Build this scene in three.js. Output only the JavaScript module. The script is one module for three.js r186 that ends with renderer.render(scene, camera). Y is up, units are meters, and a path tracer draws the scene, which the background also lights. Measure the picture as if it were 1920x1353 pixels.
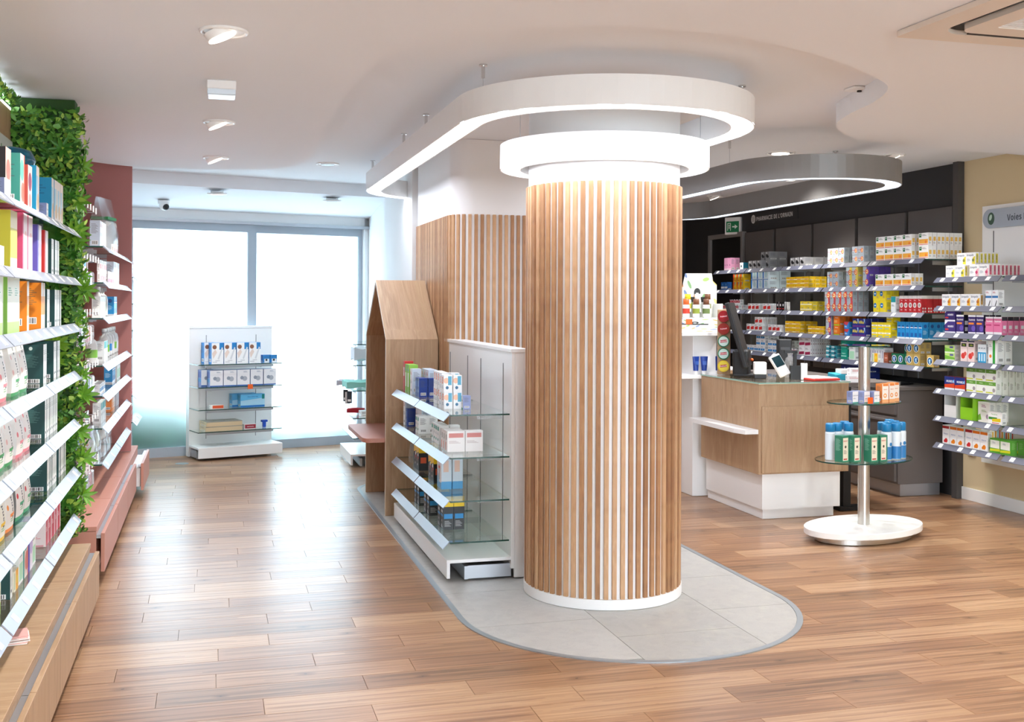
import * as THREE from 'three';
import { RoundedBoxGeometry } from 'three/addons/geometries/RoundedBoxGeometry.js';
import { mergeGeometries } from 'three/addons/utils/BufferGeometryUtils.js';
import { RectAreaLightUniformsLib } from 'three/addons/lights/RectAreaLightUniformsLib.js';

/* ---------- camera, sky, exposure ---------- */
const scene = new THREE.Scene();
const camera = new THREE.PerspectiveCamera(2 * Math.atan(676.5 / 2050) * 180 / Math.PI, 1920 / 1353, 0.05, 80);
camera.position.set(0, 1.5, 0);
camera.rotation.order = 'YXZ';
camera.rotation.set(0, -Math.atan(565 / 2050), 0.0045);
camera.setViewOffset(1920, 1353, 0, 109, 1920, 1353);
const renderer = new THREE.WebGLRenderer({ antialias: true });
renderer.toneMapping = THREE.LinearToneMapping;
renderer.toneMappingExposure = 1.43;
renderer.shadowMap.enabled = true;
scene.background = new THREE.Color(0.8, 0.91, 1.0);
scene.backgroundIntensity = 8.5;
RectAreaLightUniformsLib.init();
const RING = 16, SMALLRING = 10, GREYRING = 9, SPOT = 6;   // lamp strengths
const WARM = 0xfffaf5, COOL = 0xeaf1ff;

/* ---------- helpers ---------- */
let seed = 7;
const rnd = () => { seed = (seed * 1664525 + 1013904223) >>> 0; return seed / 4294967296; };
const rr = (a, b) => a + (b - a) * rnd();
const P = (x, h, D) => new THREE.Vector3(x, h, -D);
const taken = {};
function numbered(n) { const k = taken[n] = (taken[n] ?? -1) + 1; return k ? `${n}_${String(k).padStart(3, '0')}` : n; }
function tag(o, label, category, group) { o.userData.label = label; o.userData.category = category; if (group) o.userData.group = group; return o; }
function thing(name, label, category, pos = [0, 0, 0], turn = 0, group) {
  const o = new THREE.Group(); o.name = numbered(name); o.position.set(...pos); o.rotation.y = turn; scene.add(o);
  return tag(o, label, category, group);
}
function structure(name) { const o = new THREE.Group(); o.name = name; o.userData.kind = 'structure'; scene.add(o); return o; }
function part(name, g, m, parent, pos) {
  const o = new THREE.Mesh(g, m); o.name = name; o.castShadow = o.receiveShadow = true;
  if (pos) o.position.set(...pos);
  parent.add(o); return o;
}
// box given by ranges in x, height and depth D (D runs away from the camera, z = -D)
function bx(x0, x1, h0, h1, D0, D1, r = 0) {
  const w = x1 - x0, h = h1 - h0, d = D1 - D0;
  const g = r ? new RoundedBoxGeometry(w, h, d, 1, r) : new THREE.BoxGeometry(w, h, d);
  g.translate((x0 + x1) / 2, (h0 + h1) / 2, -(D0 + D1) / 2); return uvBox(g);
}
function uvBox(g) {   // uv in metres from position and normal
  const p = g.attributes.position, n = g.attributes.normal, uv = new Float32Array(p.count * 2);
  for (let i = 0; i < p.count; i++) {
    const x = p.getX(i), y = p.getY(i), z = p.getZ(i), ax = Math.abs(n.getX(i)), ay = Math.abs(n.getY(i)), az = Math.abs(n.getZ(i));
    if (ay >= ax && ay >= az) { uv[2 * i] = x; uv[2 * i + 1] = z; } else if (ax >= az) { uv[2 * i] = z; uv[2 * i + 1] = y; } else { uv[2 * i] = x; uv[2 * i + 1] = y; }
  }
  g.setAttribute('uv', new THREE.BufferAttribute(uv, 2)); return g;
}
function canvas(w, h) { const c = document.createElement('canvas'); c.width = w; c.height = h; return [c, c.getContext('2d')]; }
function tex(c, rep) { const t = new THREE.CanvasTexture(c); t.colorSpace = THREE.SRGBColorSpace; t.magFilter = THREE.LinearFilter; t.wrapS = t.wrapT = THREE.RepeatWrapping; if (rep) t.repeat.set(rep[0], rep[1]); return t; }
const std = (color, roughness = 0.6, extra = {}) => new THREE.MeshStandardMaterial({ color, roughness, ...extra });
const phys = (o) => new THREE.MeshPhysicalMaterial(o);

/* ---------- procedural textures ---------- */
function mixc(a, b, t) { return a.map((v, i) => Math.round(v + (b[i] - v) * t)); }
const css = (c) => `rgb(${c[0]},${c[1]},${c[2]})`;
// wood: grain runs along canvas x
function woodCanvas(w, h, base, dark, light, streaks, knots, fine = 1, boost = 1) {
  const [c, g] = canvas(w, h);
  g.fillStyle = css(base); g.fillRect(0, 0, w, h);
  for (let i = 0; i < streaks; i++) {
    const y = rnd() * h, th = rr(0.004, 0.08) * h * (rnd() < 0.3 ? 2 : 1), t = rnd(), col = rnd() < 0.55 ? mixc(base, dark, t * 0.8) : mixc(base, light, t * 0.8);
    g.globalAlpha = rr(0.1, 0.45) * (boost || 1); g.fillStyle = css(col); g.beginPath();
    const a = rr(0.5, 2.5), ph = rnd() * 6, am = rr(0, 0.03) * h;
    const top = [], bot = [];
    const x0 = rnd() < 0.5 ? 0 : rnd() * w * 0.6, x1 = rnd() < 0.5 ? w : x0 + rnd() * (w - x0);
    for (let k = 0; k <= 24; k++) { const x = x0 + (x1 - x0) * k / 24, yy = y + Math.sin(x / w * 6.28 * a + ph) * am, tt = th * Math.sin(Math.PI * Math.min(1, Math.max(0.02, k / 24)) ) ** 0.4; top.push([x, yy - tt / 2]); bot.unshift([x, yy + tt / 2]); }
    [...top, ...bot].forEach(([x, yy], k) => k ? g.lineTo(x, yy) : g.moveTo(x, yy)); g.fill();
  }
  g.globalAlpha = 0.16;
  for (let i = 0; i < 260 * fine; i++) { const y = rnd() * h, x = rnd() * w, l = rr(0.05, 0.4) * w; g.fillStyle = css(rnd() < 0.6 ? dark : light); g.fillRect(x, y, l, Math.max(0.6, h / 320)); }
  for (let i = 0; i < knots; i++) {
    const x = rr(0.15, 0.85) * w, y = rr(0.25, 0.75) * h, r = rr(0.035, 0.07) * h;
    for (let k = 6; k > 0; k--) { g.globalAlpha = 0.16; g.fillStyle = css(mixc(base, dark, 1.1 - k * 0.08)); g.beginPath(); g.ellipse(x, y, r * k * 1.1, r * k * 0.5, 0.1, 0, 7); g.fill(); }
    g.globalAlpha = 0.8; g.fillStyle = css(mixc(dark, [40, 25, 15], 0.5)); g.beginPath(); g.ellipse(x, y, r * 0.9, r * 0.6, 0.3, 0, 7); g.fill();
  }
  g.globalAlpha = 1; return c;
}
const plankMats = [];
{
  const sets = [[[186, 150, 120], [98, 68, 50], [222, 190, 160]], [[168, 130, 101], [84, 58, 43], [206, 170, 138]], [[206, 172, 142], [130, 94, 70], [228, 200, 172]], [[156, 119, 92], [76, 54, 42], [198, 162, 132]], [[182, 144, 113], [96, 68, 52], [216, 184, 154]], [[196, 160, 130], [112, 78, 58], [220, 190, 162]]];
  const mean = [182, 146, 116];
  sets.forEach((s0, i) => { const s = s0.map((c, n) => n ? c : mixc(c, mean, 0.4)).map((c) => c.map((v, k) => Math.round(v * [0.9, 0.85, 0.79][k]))); const c = woodCanvas(1024, 200, s[0], s[1], s[2], 70 + i * 6, i % 3 === 0 ? 1 : 0, 1.5, 1.75); plankMats.push(phys({ color: 0xffffff, roughness: 0.3, ior: 1.58, map: tex(c) })); });
}
const slatMats = [[[186, 141, 100], [142, 98, 66], [210, 170, 130]], [[172, 126, 87], [122, 82, 55], [200, 156, 114]], [[204, 162, 122], [164, 118, 82], [226, 190, 152]], [[180, 134, 95], [134, 92, 62], [204, 164, 124]]].map((s) => { const c = woodCanvas(1024, 64, s[0], s[1], s[2], 26, 0, 2); const t = tex(c); t.rotation = Math.PI / 2; return std(0xffffff, 0.55, { map: t }); });
const oakC = woodCanvas(512, 512, [184, 152, 119], [150, 117, 86], [202, 173, 140], 150, 0, 6);
const oakV = (() => { const t = tex(oakC, [1.3, 1.3]); t.rotation = Math.PI / 2; return std(0xffffff, 0.5, { map: t }); })();   // grain up
const oakH = std(0xffffff, 0.48, { map: tex(oakC, [1.3, 1.3]) });                                                       // grain along
const tileMats = [0, 1, 2].map((k) => {
  const [c, g] = canvas(512, 512); const b = 172 + k * 5; g.fillStyle = `rgb(${b},${b - 1},${b - 5})`; g.fillRect(0, 0, 512, 512);
  for (let i = 0; i < 240; i++) { g.globalAlpha = 0.05; const v = rnd() < 0.5 ? 130 : 205; g.fillStyle = `rgb(${v},${v},${v - 4})`; g.beginPath(); g.ellipse(rnd() * 512, rnd() * 512, rr(8, 60), rr(4, 26), rnd() * 3, 0, 7); g.fill(); }
  for (let i = 0; i < 2600; i++) { g.globalAlpha = rr(0.1, 0.45); const v = rnd() < 0.6 ? 110 : 220; g.fillStyle = `rgb(${v},${v},${v})`; g.fillRect(rnd() * 512, rnd() * 512, rr(1, 2.6), rr(1, 2.2)); }
  return std(0xffffff, 0.42, { map: tex(c, [1.6, 1.6]) });
});

/* ---------- plain materials ---------- */
const M = {
  ceil: std(0xedf0f5, 0.9), wall: std(0xeeeeee, 0.85), white: std(0xf4f4f4, 0.45), lacquer: std(0xf3f3f2, 0.3), beige: std(0xd9c6a0, 0.8), pink: std(0xb87a75, 0.75), pinkCab: std(0xc48a78, 0.45),
  dark: std(0x333336, 0.7), panel: std(0x5d5856, 0.55), black: std(0x0b0b0c, 0.6), cab: std(0x6a6360, 0.45), alu: std(0xb9bcc2, 0.35, { metalness: 0.8 }), steel: std(0xc9c6c1, 0.28, { metalness: 1 }), chrome: std(0xd8d8d8, 0.15, { metalness: 1 }),
  greyRing: std(0x8b8a89, 0.4, { metalness: 0.35 }), rail: std(0xaab2c2, 0.3), railGrey: std(0x595c6c, 0.4), ticket: std(0xf4f4f2, 0.6), edge: std(0x16453c, 0.2),
  frame: std(0xaab3bd, 0.5), ac: std(0xe4d9cd, 0.5), green: std(0x2f4d22, 0.9), orange: std(0xf2661c, 0.5), plastic: std(0x17181a, 0.45), grout: std(0x6b5a4c, 0.9), joint: std(0x9b9a97, 0.9), zinc: std(0xa4adb3, 0.35, { metalness: 0.6 }),
  led: std(0xffffff, 0.6, { emissive: 0xffffff, emissiveIntensity: 1.6 }), ledCool: std(0xeef6ff, 0.6, { emissive: 0xdcecff, emissiveIntensity: 1.1 }), lamp: std(0xffffff, 0.5, { emissive: 0xfff4e4, emissiveIntensity: 3 }),
  glass: phys({ color: 0xf8fcfa, roughness: 0.03, transmission: 1, thickness: 0, ior: 1.5 }), clear: phys({ color: 0xf4f6f8, roughness: 0.12, transmission: 0.85, thickness: 0, ior: 1.4 }),
  frosted: phys({ color: 0xc2d2da, roughness: 0.92, transmission: 1, thickness: 0, ior: 1.3 }), clearPane: phys({ color: 0xffffff, roughness: 0, transmission: 1, thickness: 0, ior: 1.45 }), blueGlass: phys({ color: 0x0fa3cf, roughness: 0.08, transmission: 0.75, thickness: 0, ior: 1.45 }),
};

/* ---------- the room ---------- */
const LOW = 2.505, HIGH = 2.61, XL = -0.97, XR = 5.63, DB = 12.4, DF = -2;
const k0 = (LOW - 1.5) / 1.08;
const edge = [[-0.972, 8.97], [-0.603, 9.268], [0.016, 9.257], [0.517, 9.061], [0.7, 8.448], [0.705, 7.439], [0.674, 5.921], [0.7, 5.259], [0.737, 4.829], [0.862, 4.48], [1.032, 4.243], [1.315, 4.081], [1.612, 3.984], [2.099, 4.038], [2.643, 4.284], [3.041, 4.558], [3.255, 4.764], [3.402, 5.097], [3.497, 5.499], [3.638, 5.848], [3.941, 6.197], [4.266, 6.39], [4.844, 6.5], [5.86, 6.65]].map(([x, d]) => new THREE.Vector2(x * k0, d * k0));
const ceiling = structure('ceiling');
{
  part('upper_slab', bx(XL - 0.15, XR + 0.15, HIGH, HIGH + 0.12, DF - 0.15, DB + 0.15), M.ceil, ceiling);
  const pts = new THREE.SplineCurve(edge).getPoints(140); pts[0].x = XL; pts[pts.length - 1].x = XR;
  const sh = new THREE.Shape(); sh.moveTo(XL, DF); pts.forEach((p) => sh.lineTo(p.x, p.y)); sh.lineTo(XR, DF);
  const g = new THREE.ExtrudeGeometry(sh, { depth: HIGH - LOW, bevelEnabled: false }); g.rotateX(-Math.PI / 2); g.translate(0, LOW, 0);
  part('dropped_panel', g, M.ceil, ceiling);
}
const WA = 16 * Math.PI / 180, W0 = [-0.581, 10.951];       // window wall: a point and its turn
const onWin = (s, off = 0) => [W0[0] + s * Math.cos(WA) - off * Math.sin(WA) * -1, W0[1] + s * Math.sin(WA) - off * Math.cos(WA)];   // off: towards the room
{ // bulkhead and the sloping soffit over the window
  const sh = new THREE.Shape(); sh.moveTo(0, HIGH + 0.001); sh.lineTo(0, 2.5); sh.lineTo(1.2, 2.385); sh.lineTo(1.2, HIGH + 0.001);
  const g = new THREE.ExtrudeGeometry(sh, { depth: 2.95, bevelEnabled: false }); g.rotateY(Math.PI / 2); 
  const o = part('bulkhead', g, M.ceil, ceiling); const [x, d] = onWin(-0.6, 1.12); o.position.set(x, 0, -d); o.rotation.y = WA;
}
const floor = structure('floor');
part('subfloor', bx(XL - 0.15, XR + 0.15, -0.12, -0.012, DF - 0.15, DB + 0.15), M.grout, floor);
{
  const PW = 0.164, PL = 0.785, list = [];
  const geos = [0, 1, 2, 3].map((k) => { const g = new THREE.BoxGeometry(PL - 0.002, 0.012, PW - 0.002); const uv = g.attributes.uv, p = g.attributes.position; for (let i = 0; i < p.count; i++) uv.setXY(i, p.getX(i) / PL * (k % 2 ? -1 : 1) + 0.5, p.getZ(i) / PW * (k > 1 ? -1 : 1) * 0.96 + 0.5); return g; });
  const cs = Math.cos(Math.atan(565 / 2050)), sn = Math.sin(Math.atan(565 / 2050));
  for (let r = 0; DF + r * PW < DB; r++) for (let q = -1; XL + (q - 1) * PL < XR; q++) {
    const D = DF + (r + 0.5) * PW, x = XL + q * PL + ((r * 0.43) % 1) * PL + (r % 3) * 0.06;
    if (x - PL / 2 > XR || x + PL / 2 < XL) continue;
    const d = x * sn + D * cs, l = x * cs - D * sn, u = 960 + 2050 * l / d, v = 567 + 2050 * 1.5 / d;
    const inView = d > 1 && u > -150 && u < 2060 && v < 1400;
    const underTile = x > 1.45 && x < 2.35 && D > 4.9 && D < 8.7, behind = x < -0.98 + 0.1 || (x > 3.0 && D > 9.2) || (D > 10.95 + (x + 0.58) * 0.29 && x < 1.6);
    list.push({ x, D, px: inView && !underTile && !behind ? 1 / d : 0, m: Math.floor(rnd() * plankMats.length), g: Math.floor(rnd() * 4) });
  }
  list.sort((a, b) => b.px - a.px);
  const rest = plankMats.map(() => []);
  list.forEach((o, i) => {
    if (i < 300 && o.px) { part(i ? `plank_${String(i).padStart(3, '0')}` : 'plank', geos[o.g], plankMats[o.m], floor, [o.x, -0.006, -o.D]); } else { const g = geos[o.g].clone(); g.translate(o.x, -0.006, -o.D); rest[o.m].push(g); }
  });
  rest.forEach((gs, i) => { if (gs.length) { const o = part('far_planks', mergeGeometries(gs), plankMats[i], floor); o.userData.kind = 'stuff'; } });
}
// stone island in the floor under the columns
{
  const isl = structure('floor_island'); isl.name = 'trim_1';
  const C = [1.985, 5.06], R = 0.82, far = 9.25, out = (r) => { const a = []; for (let i = 0; i <= 40; i++) { const t = Math.PI + Math.PI * i / 40; a.push([C[0] + r * Math.cos(t), C[1] + r * Math.sin(t)]); } for (let i = 0; i <= 20; i++) { const t = Math.PI * i / 20; a.push([C[0] + r * Math.cos(t), far - 0.5 + r * 0.6 * Math.sin(t)]); } return a; };
  const shp = (a) => { const s = new THREE.Shape(); a.forEach(([x, y], i) => i ? s.lineTo(x, y) : s.moveTo(x, y)); return s; };
  const ext = (s, h0, h1) => { const g = new THREE.ExtrudeGeometry(s, { depth: h1 - h0, bevelEnabled: false }); g.rotateX(-Math.PI / 2); g.translate(0, h0, 0); return g; };
  const clip = (poly, ax, v, keepGreater) => { const o = []; for (let i = 0; i < poly.length; i++) { const a = poly[i], b = poly[(i + 1) % poly.length], ia = keepGreater ? a[ax] >= v : a[ax] <= v, ib = keepGreater ? b[ax] >= v : b[ax] <= v; if (ia) o.push(a); if (ia !== ib) { const t = (v - a[ax]) / (b[ax] - a[ax]); o.push([a[0] + t * (b[0] - a[0]), a[1] + t * (b[1] - a[1])]); } } return o; };
  const rim = shp(out(R + 0.028)); rim.holes.push(new THREE.Path(out(R).map(([x, y]) => new THREE.Vector2(x, y))));
  part('metal_edge', ext(rim, -0.01, 0.005), M.zinc, isl);
  part('bed', ext(shp(out(R)), -0.011, 0.0005), M.joint, isl);
  const S = 0.6; let n = 0;
  for (let i = -2; i < 3; i++) for (let j = 0; j < 10; j++) {
    const x0 = C[0] - 0.22 + i * S, d0 = 4.0 + j * S + (i & 1 ? 0.3 : 0);
    let p = out(R - 0.001); p = clip(p, 0, x0 + 0.0015, true); p = clip(p, 0, x0 + S - 0.0015, false); p = clip(p, 1, d0 + 0.0015, true); p = clip(p, 1, d0 + S - 0.0015, false);
    if (p.length < 3) continue;
    const o = part(n ? `stone_tile_${String(n).padStart(3, '0')}` : 'stone_tile', ext(shp(p), 0, 0.003), tileMats[(i * 7 + j * 3 + 30) % 3], isl); n++;
  }
}
// walls
{
  const wl = structure('wall_left'); part('plaster', bx(XL - 0.15, XL, 0, HIGH, DF, 10.95), M.wall, wl);
  const wr = structure('wall_right'); part('plaster', bx(XR, XR + 0.15, 0, HIGH, DF, 7.3), M.beige, wr); part('dark_wall', bx(XR, XR + 0.15, 0, HIGH, 7.3, DB), M.dark, wr);
  const wb = structure('wall_back'); part('plaster', bx(1.7, XR, 0, HIGH, DB, DB + 0.15), M.dark, wb);
  const wf = structure('wall_front'); part('plaster', bx(XL, 0.2, 0, HIGH, DF - 0.15, DF), M.wall, wf); part('plaster', bx(4.4, XR, 0, HIGH, DF - 0.15, DF), M.wall, wf); part('plaster', bx(0.2, 4.4, 2.45, HIGH, DF - 0.15, DF), M.wall, wf);
  const w3 = structure('window_3'); w3.userData.label = 'glazed shop entrance opposite the frosted window';
  part('frame', mergeGeometries([0.2, 1.58, 2.96, 4.34].map((x) => bx(x, x + 0.06, 0, 2.45, DF - 0.1, DF - 0.04)).concat([bx(0.26, 4.34, 0, 0.08, DF - 0.1, DF - 0.04), bx(0.26, 4.34, 2.39, 2.45, DF - 0.1, DF - 0.04)])), M.frame, w3);
  for (const x of [0.26, 1.64, 3.02]) part('pane', new THREE.PlaneGeometry(1.32, 2.31).translate(x + 0.66, 1.235, -DF + 0.07), M.clearPane, w3);
  const wm = structure('wall_middle'); part('plaster', bx(1.62, 1.77, 0, HIGH, 8.75, DB + 0.15), M.wall, wm); part('pilaster', bx(1.57, 1.62, 0, HIGH, 8.75, 10.2), M.wall, wm);
  const bb = structure('baseboard_right'); part('board', bx(XR - 0.015, XR, 0, 0.095, DF, 7.3, 0.003), M.lacquer, bb);
  const ww = structure('wall_window'); ww.position.set(W0[0], 0, -W0[1]); ww.rotation.y = WA;      // local x along the wall, z towards the room
  part('header', new THREE.BoxGeometry(3.2, 0.42, 0.12).translate(1.0, 2.51, -0.1), M.wall, ww);
  part('pier', new THREE.BoxGeometry(0.6, 2.72, 0.12).translate(-0.5, 1.36, -0.1), M.wall, ww);
  part('pier', new THREE.BoxGeometry(0.5, 2.72, 0.12).translate(2.5, 1.35, -0.1), M.wall, ww);
}
// sliding windows
function slider(name, x0, x1, z, label) {
  const o = structure(name); o.position.set(W0[0], 0, -W0[1]); o.rotation.y = WA; o.userData.label = label;
  const T = 2.27, b = 0.09, w = 0.075;
  part('frame', mergeGeometries([new THREE.BoxGeometry(w, T, 0.05).translate(x0 + w / 2, T / 2, z), new THREE.BoxGeometry(w, T, 0.05).translate(x1 - w / 2, T / 2, z), new THREE.BoxGeometry(x1 - x0 - 2 * w, b, 0.05).translate((x0 + x1) / 2, b / 2, z), new THREE.BoxGeometry(x1 - x0 - 2 * w, w, 0.05).translate((x0 + x1) / 2, T - w / 2, z)]), M.frame, o);
  part('pane', new THREE.PlaneGeometry(x1 - x0 - 2 * w, T - b - w).translate((x0 + x1) / 2, (T + b - w) / 2, z), M.frosted, o);
}
slider('window_1', -0.2, 1.06, -0.06, 'frosted sliding window panel nearer the pink shelving');
slider('window_2', 1.02, 2.28, -0.12, 'frosted sliding window panel nearer the wooden house');
{ const t = structure('trim_2'); t.position.set(W0[0], 0, -W0[1]); t.rotation.y = WA; part('window_track', new THREE.BoxGeometry(2.6, 0.03, 0.16).translate(1.0, 2.285, -0.08), M.alu, t); }
// outside: pavement and a hedge behind the frosted glass
{
  const o = thing('pavement', 'grey pavement outside the frosted window', 'pavement', [0, 0, 0]); part('slab', bx(-8, 10, -0.66, -0.63, 11.2, 26), std(0xb8b8b4, 0.9), o);
  const o2 = thing('pavement', 'grey pavement outside the glazed shop entrance', 'pavement', [0, 0, 0]); part('slab', bx(-10, 14, -0.16, -0.13, -16, DF - 0.2), std(0xb8b8b4, 0.9), o2);
  const h = thing('hedge', 'green hedge standing outside behind the frosted glass', 'hedge', [0, 0, 0]);
  const g = new THREE.IcosahedronGeometry(0.45, 3), p = g.attributes.position; for (let i = 0; i < p.count; i++) { const k = 1 + 0.12 * Math.sin(p.getX(i) * 23 + p.getY(i) * 31 + p.getZ(i) * 17); p.setXYZ(i, p.getX(i) * k, p.getY(i) * k, p.getZ(i) * k); } g.computeVertexNormals();
  for (let i = 0; i < 7; i++) { const [x, d] = onWin(-0.1 + i * 0.36, -0.36), b = part('bush', g, std([0x4f9a66, 0x5aa678, 0x468c60][i % 3], 0.9), h, [x, -0.12 + (i < 4 ? 0.28 - i * 0.03 : 0.08), -d]); b.scale.set(0.6, i < 4 ? 1.25 - i * 0.12 : 0.7, 0.5); }
}

/* ---------- columns ---------- */
const slatG = (h) => uvSlat(new RoundedBoxGeometry(0.0225, h, 0.016, 1, 0.002), h);
function uvSlat(g, h) { const p = g.attributes.position, n = g.attributes.normal, uv = g.attributes.uv; for (let i = 0; i < p.count; i++) uv.setXY(i, p.getY(i) / 1.6, (Math.abs(n.getX(i)) > 0.6 ? p.getZ(i) : p.getX(i)) / 0.05 + 0.5); return g; }
{
  const C = [1.985, 5.4], R = 0.4, o = thing('round_column', 'round white column clad in upright timber slats', 'column', [C[0], 0, -C[1]]);
  part('core', new THREE.CylinderGeometry(R - 0.006, R - 0.006, HIGH - 0.002, 96).translate(0, HIGH / 2, 0), M.white, o);
  part('plinth', new THREE.CylinderGeometry(R + 0.012, R + 0.012, 0.05, 72).translate(0, 0.03, 0), M.white, o);
  const gs = slatG(2.045), N = 62;
  for (let i = 0; i < N; i++) { const a = i / N * Math.PI * 2, s = part(i ? `slat_${String(i).padStart(3, '0')}` : 'slat', gs, slatMats[Math.floor(rnd() * 4)], o, [Math.sin(a) * R, 0.055 + 1.0225, Math.cos(a) * R]); s.rotation.y = a; s.rotation.z = rr(-0.0006, 0.0006); }
}
{
  const x0 = 1.575, x1 = 2.42, d0 = 7.22, d1 = 8.7, r = 0.16, o = thing('rectangular_column', 'wide white column with rounded corners clad in timber slats', 'column', [(x0 + x1) / 2, 0, -(d0 + d1) / 2]);
  const w = (x1 - x0) / 2, d = (d1 - d0) / 2;
  const path = (i) => { const s = new THREE.Shape(), a = w - i, b = d - i, q = r - i; s.moveTo(-a + q, -b); s.lineTo(a - q, -b); s.absarc(a - q, -b + q, q, -Math.PI / 2, 0); s.lineTo(a, b - q); s.absarc(a - q, b - q, q, 0, Math.PI / 2); s.lineTo(-a + q, b); s.absarc(-a + q, b - q, q, Math.PI / 2, Math.PI); s.lineTo(-a, -b + q); s.absarc(-a + q, -b + q, q, Math.PI, 1.5 * Math.PI); return s; };
  const g = new THREE.ExtrudeGeometry(path(0.006), { depth: HIGH - 0.004, bevelEnabled: false, curveSegments: 10 }); g.rotateX(-Math.PI / 2); g.translate(0, 0.002, 0);
  part('core', g, M.white, o);
  const per = path(0), L = per.getLength(), N = Math.round(L / 0.0425), gs = slatG(2.045);
  for (let i = 0; i < N; i++) {
    const u = i / N, p = per.getPointAt(u), t = per.getTangentAt(u);
    const s = part(i ? `slat_${String(i).padStart(3, '0')}` : 'slat', gs, slatMats[Math.floor(rnd() * 4)], o, [p.x, 0.055 + 1.0225, -p.y]); s.rotation.y = Math.atan2(t.y, t.x);
  }
}

/* ---------- hanging ring lights ---------- */
function stadium(cx, R, dNear, dFar) { // closed path in (x, D): near half circle, straight sides, far half circle
  const s = new THREE.CurvePath(), a = dNear + R, b = dFar - R, arc = (cy, t0, t1) => new THREE.EllipseCurve(cx, cy, R, R, t0, t1, false);
  s.add(arc(a, Math.PI, 2 * Math.PI)); if (b > a) s.add(new THREE.LineCurve(new THREE.Vector2(cx + R, a), new THREE.Vector2(cx + R, b))); s.add(arc(b, 0, Math.PI)); if (b > a) s.add(new THREE.LineCurve(new THREE.Vector2(cx - R, b), new THREE.Vector2(cx - R, a)));
  return s;
}
function ringLight(name, label, cx, R, dN, dF, h0, h1, wid, mat, led, color, power, mounts, group) {
  const o = thing(name, label, 'ceiling light'), big = [], inr = [];
  const po = stadium(cx, R, dN, dF), pi = stadium(cx, R - wid, dN + wid, dF - wid), S = (c) => c.getSpacedPoints(160).slice(0, -1);
  const ring = (p, q, ha, hb) => { const s = new THREE.Shape(p), hl = new THREE.Path(q.slice().reverse()); s.holes.push(hl); const g = new THREE.ExtrudeGeometry(s, { depth: hb - ha, bevelEnabled: false }); g.rotateX(-Math.PI / 2); g.translate(0, ha, 0); return g; };
  const e = 0.006, mid = (off) => S(stadium(cx, R - off, dN + off, dF - off));
  part('housing', mergeGeometries([ring(S(po), mid(e), h0, h1), ring(mid(wid - e), S(pi), h0, h1), ring(mid(e), mid(wid - e), h1 - e, h1)]), mat, o);
  part('diffuser', ring(mid(e), mid(wid - e), h0 + 0.004, h0 + 0.012), led, o);
  const m = stadium(cx, R - wid / 2, dN + wid / 2, dF - wid / 2), Lm = m.getLength(), n = Math.max(8, Math.round(Lm / 0.45));
  for (let i = 0; i < n; i++) {
    const u = (i + 0.5) / n, p = m.getPointAt(u), t = m.getTangentAt(u), l = new THREE.RectAreaLight(color, power, Lm / n * 0.94, wid - 0.03);
    l.position.set(p.x, h0 + 0.001, -p.y); l.rotation.order = 'YXZ'; l.rotation.set(-Math.PI / 2, Math.atan2(t.y, t.x), 0); o.add(l);
  }
  mounts.forEach(([x, D, hc]) => {
    const top = part('hanger', mergeGeometries([new THREE.CylinderGeometry(0.02, 0.02, 0.008, 16).translate(0, hc - 0.004, 0), new THREE.CylinderGeometry(0.009, 0.009, 0.06, 12).translate(0, hc - 0.035, 0)]), M.chrome, o, [x, 0, -D]);
    part('cable', new THREE.CylinderGeometry(0.0014, 0.0014, hc - 0.05 - h1 + 0.01, 6).translate(0, (hc - 0.05 + h1) / 2, 0), M.alu, o, [x, 0, -D]);
  });
  return o;
}
const rx = (x) => x * 0.935;
ringLight('ring_light', 'large white oblong ring lamp hanging around both timber columns', 1.91, 0.75, 4.46, 9.2, 2.37, 2.505, 0.12, M.lacquer, M.led, COOL, RING, [[1.22, 4.95, HIGH], [1.22, 6.35, HIGH], [1.22, 7.12, HIGH], [1.22, 8.55, HIGH], [2.6, 5.05, HIGH], [2.6, 7.2, HIGH]]);
ringLight('ring_light', 'small white round ring lamp close around the slatted column', 1.985, 0.545, 4.855, 5.945, 2.195, 2.32, 0.11, M.lacquer, M.led, COOL, SMALLRING, [[1.5, 5.3, HIGH], [2.45, 5.22, HIGH]]);
ringLight('ring_light', 'grey oblong ring lamp hanging over the sales counter', 3.87, 0.575, 5.95, 9.6, 2.28, 2.43, 0.11, M.greyRing, M.ledCool, COOL, GREYRING, [[4.35, 7.0, HIGH], [3.36, 6.7, HIGH], [3.37, 8.4, HIGH], [4.38, 8.9, HIGH]]);

/* ---------- downlights and other ceiling fittings ---------- */
function downlight(label, x, D, h, r, power, tilt, on = true, slope = 0) {
  const o = thing('downlight', label, 'downlight', [x, h, -D], 0); o.rotation.x = slope;
  part('trim_ring', new THREE.TorusGeometry(r, 0.008, 8, 40).rotateX(Math.PI / 2).translate(0, -0.003, 0), M.lacquer, o);
  part('recess', new THREE.CylinderGeometry(r - 0.004, r - 0.004, 0.004, 32).translate(0, -0.0025, 0), tilt ? M.lacquer : M.alu, o);
  const q = part('lamp_head', new THREE.CylinderGeometry(r * 0.72, r * 0.62, 0.03, 28), M.lacquer, o, [tilt ? -r * 0.15 : 0, tilt ? -0.012 : 0.004, 0]); q.rotation.z = tilt;
  part('lamp_face', new THREE.CylinderGeometry(r * 0.64, r * 0.64, 0.004, 28).translate(0, -0.016, 0), on ? M.lamp : M.clear, q);
  if (on) { const s = new THREE.SpotLight(WARM, power, 0, 1.05, 0.7, 2); s.position.set(-tilt * 0.05, -0.06, 0); s.target.position.set(-tilt * 2.2, -2.5, 0); s.castShadow = true; s.shadow.radius = 2; o.add(s, s.target); }
}
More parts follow.
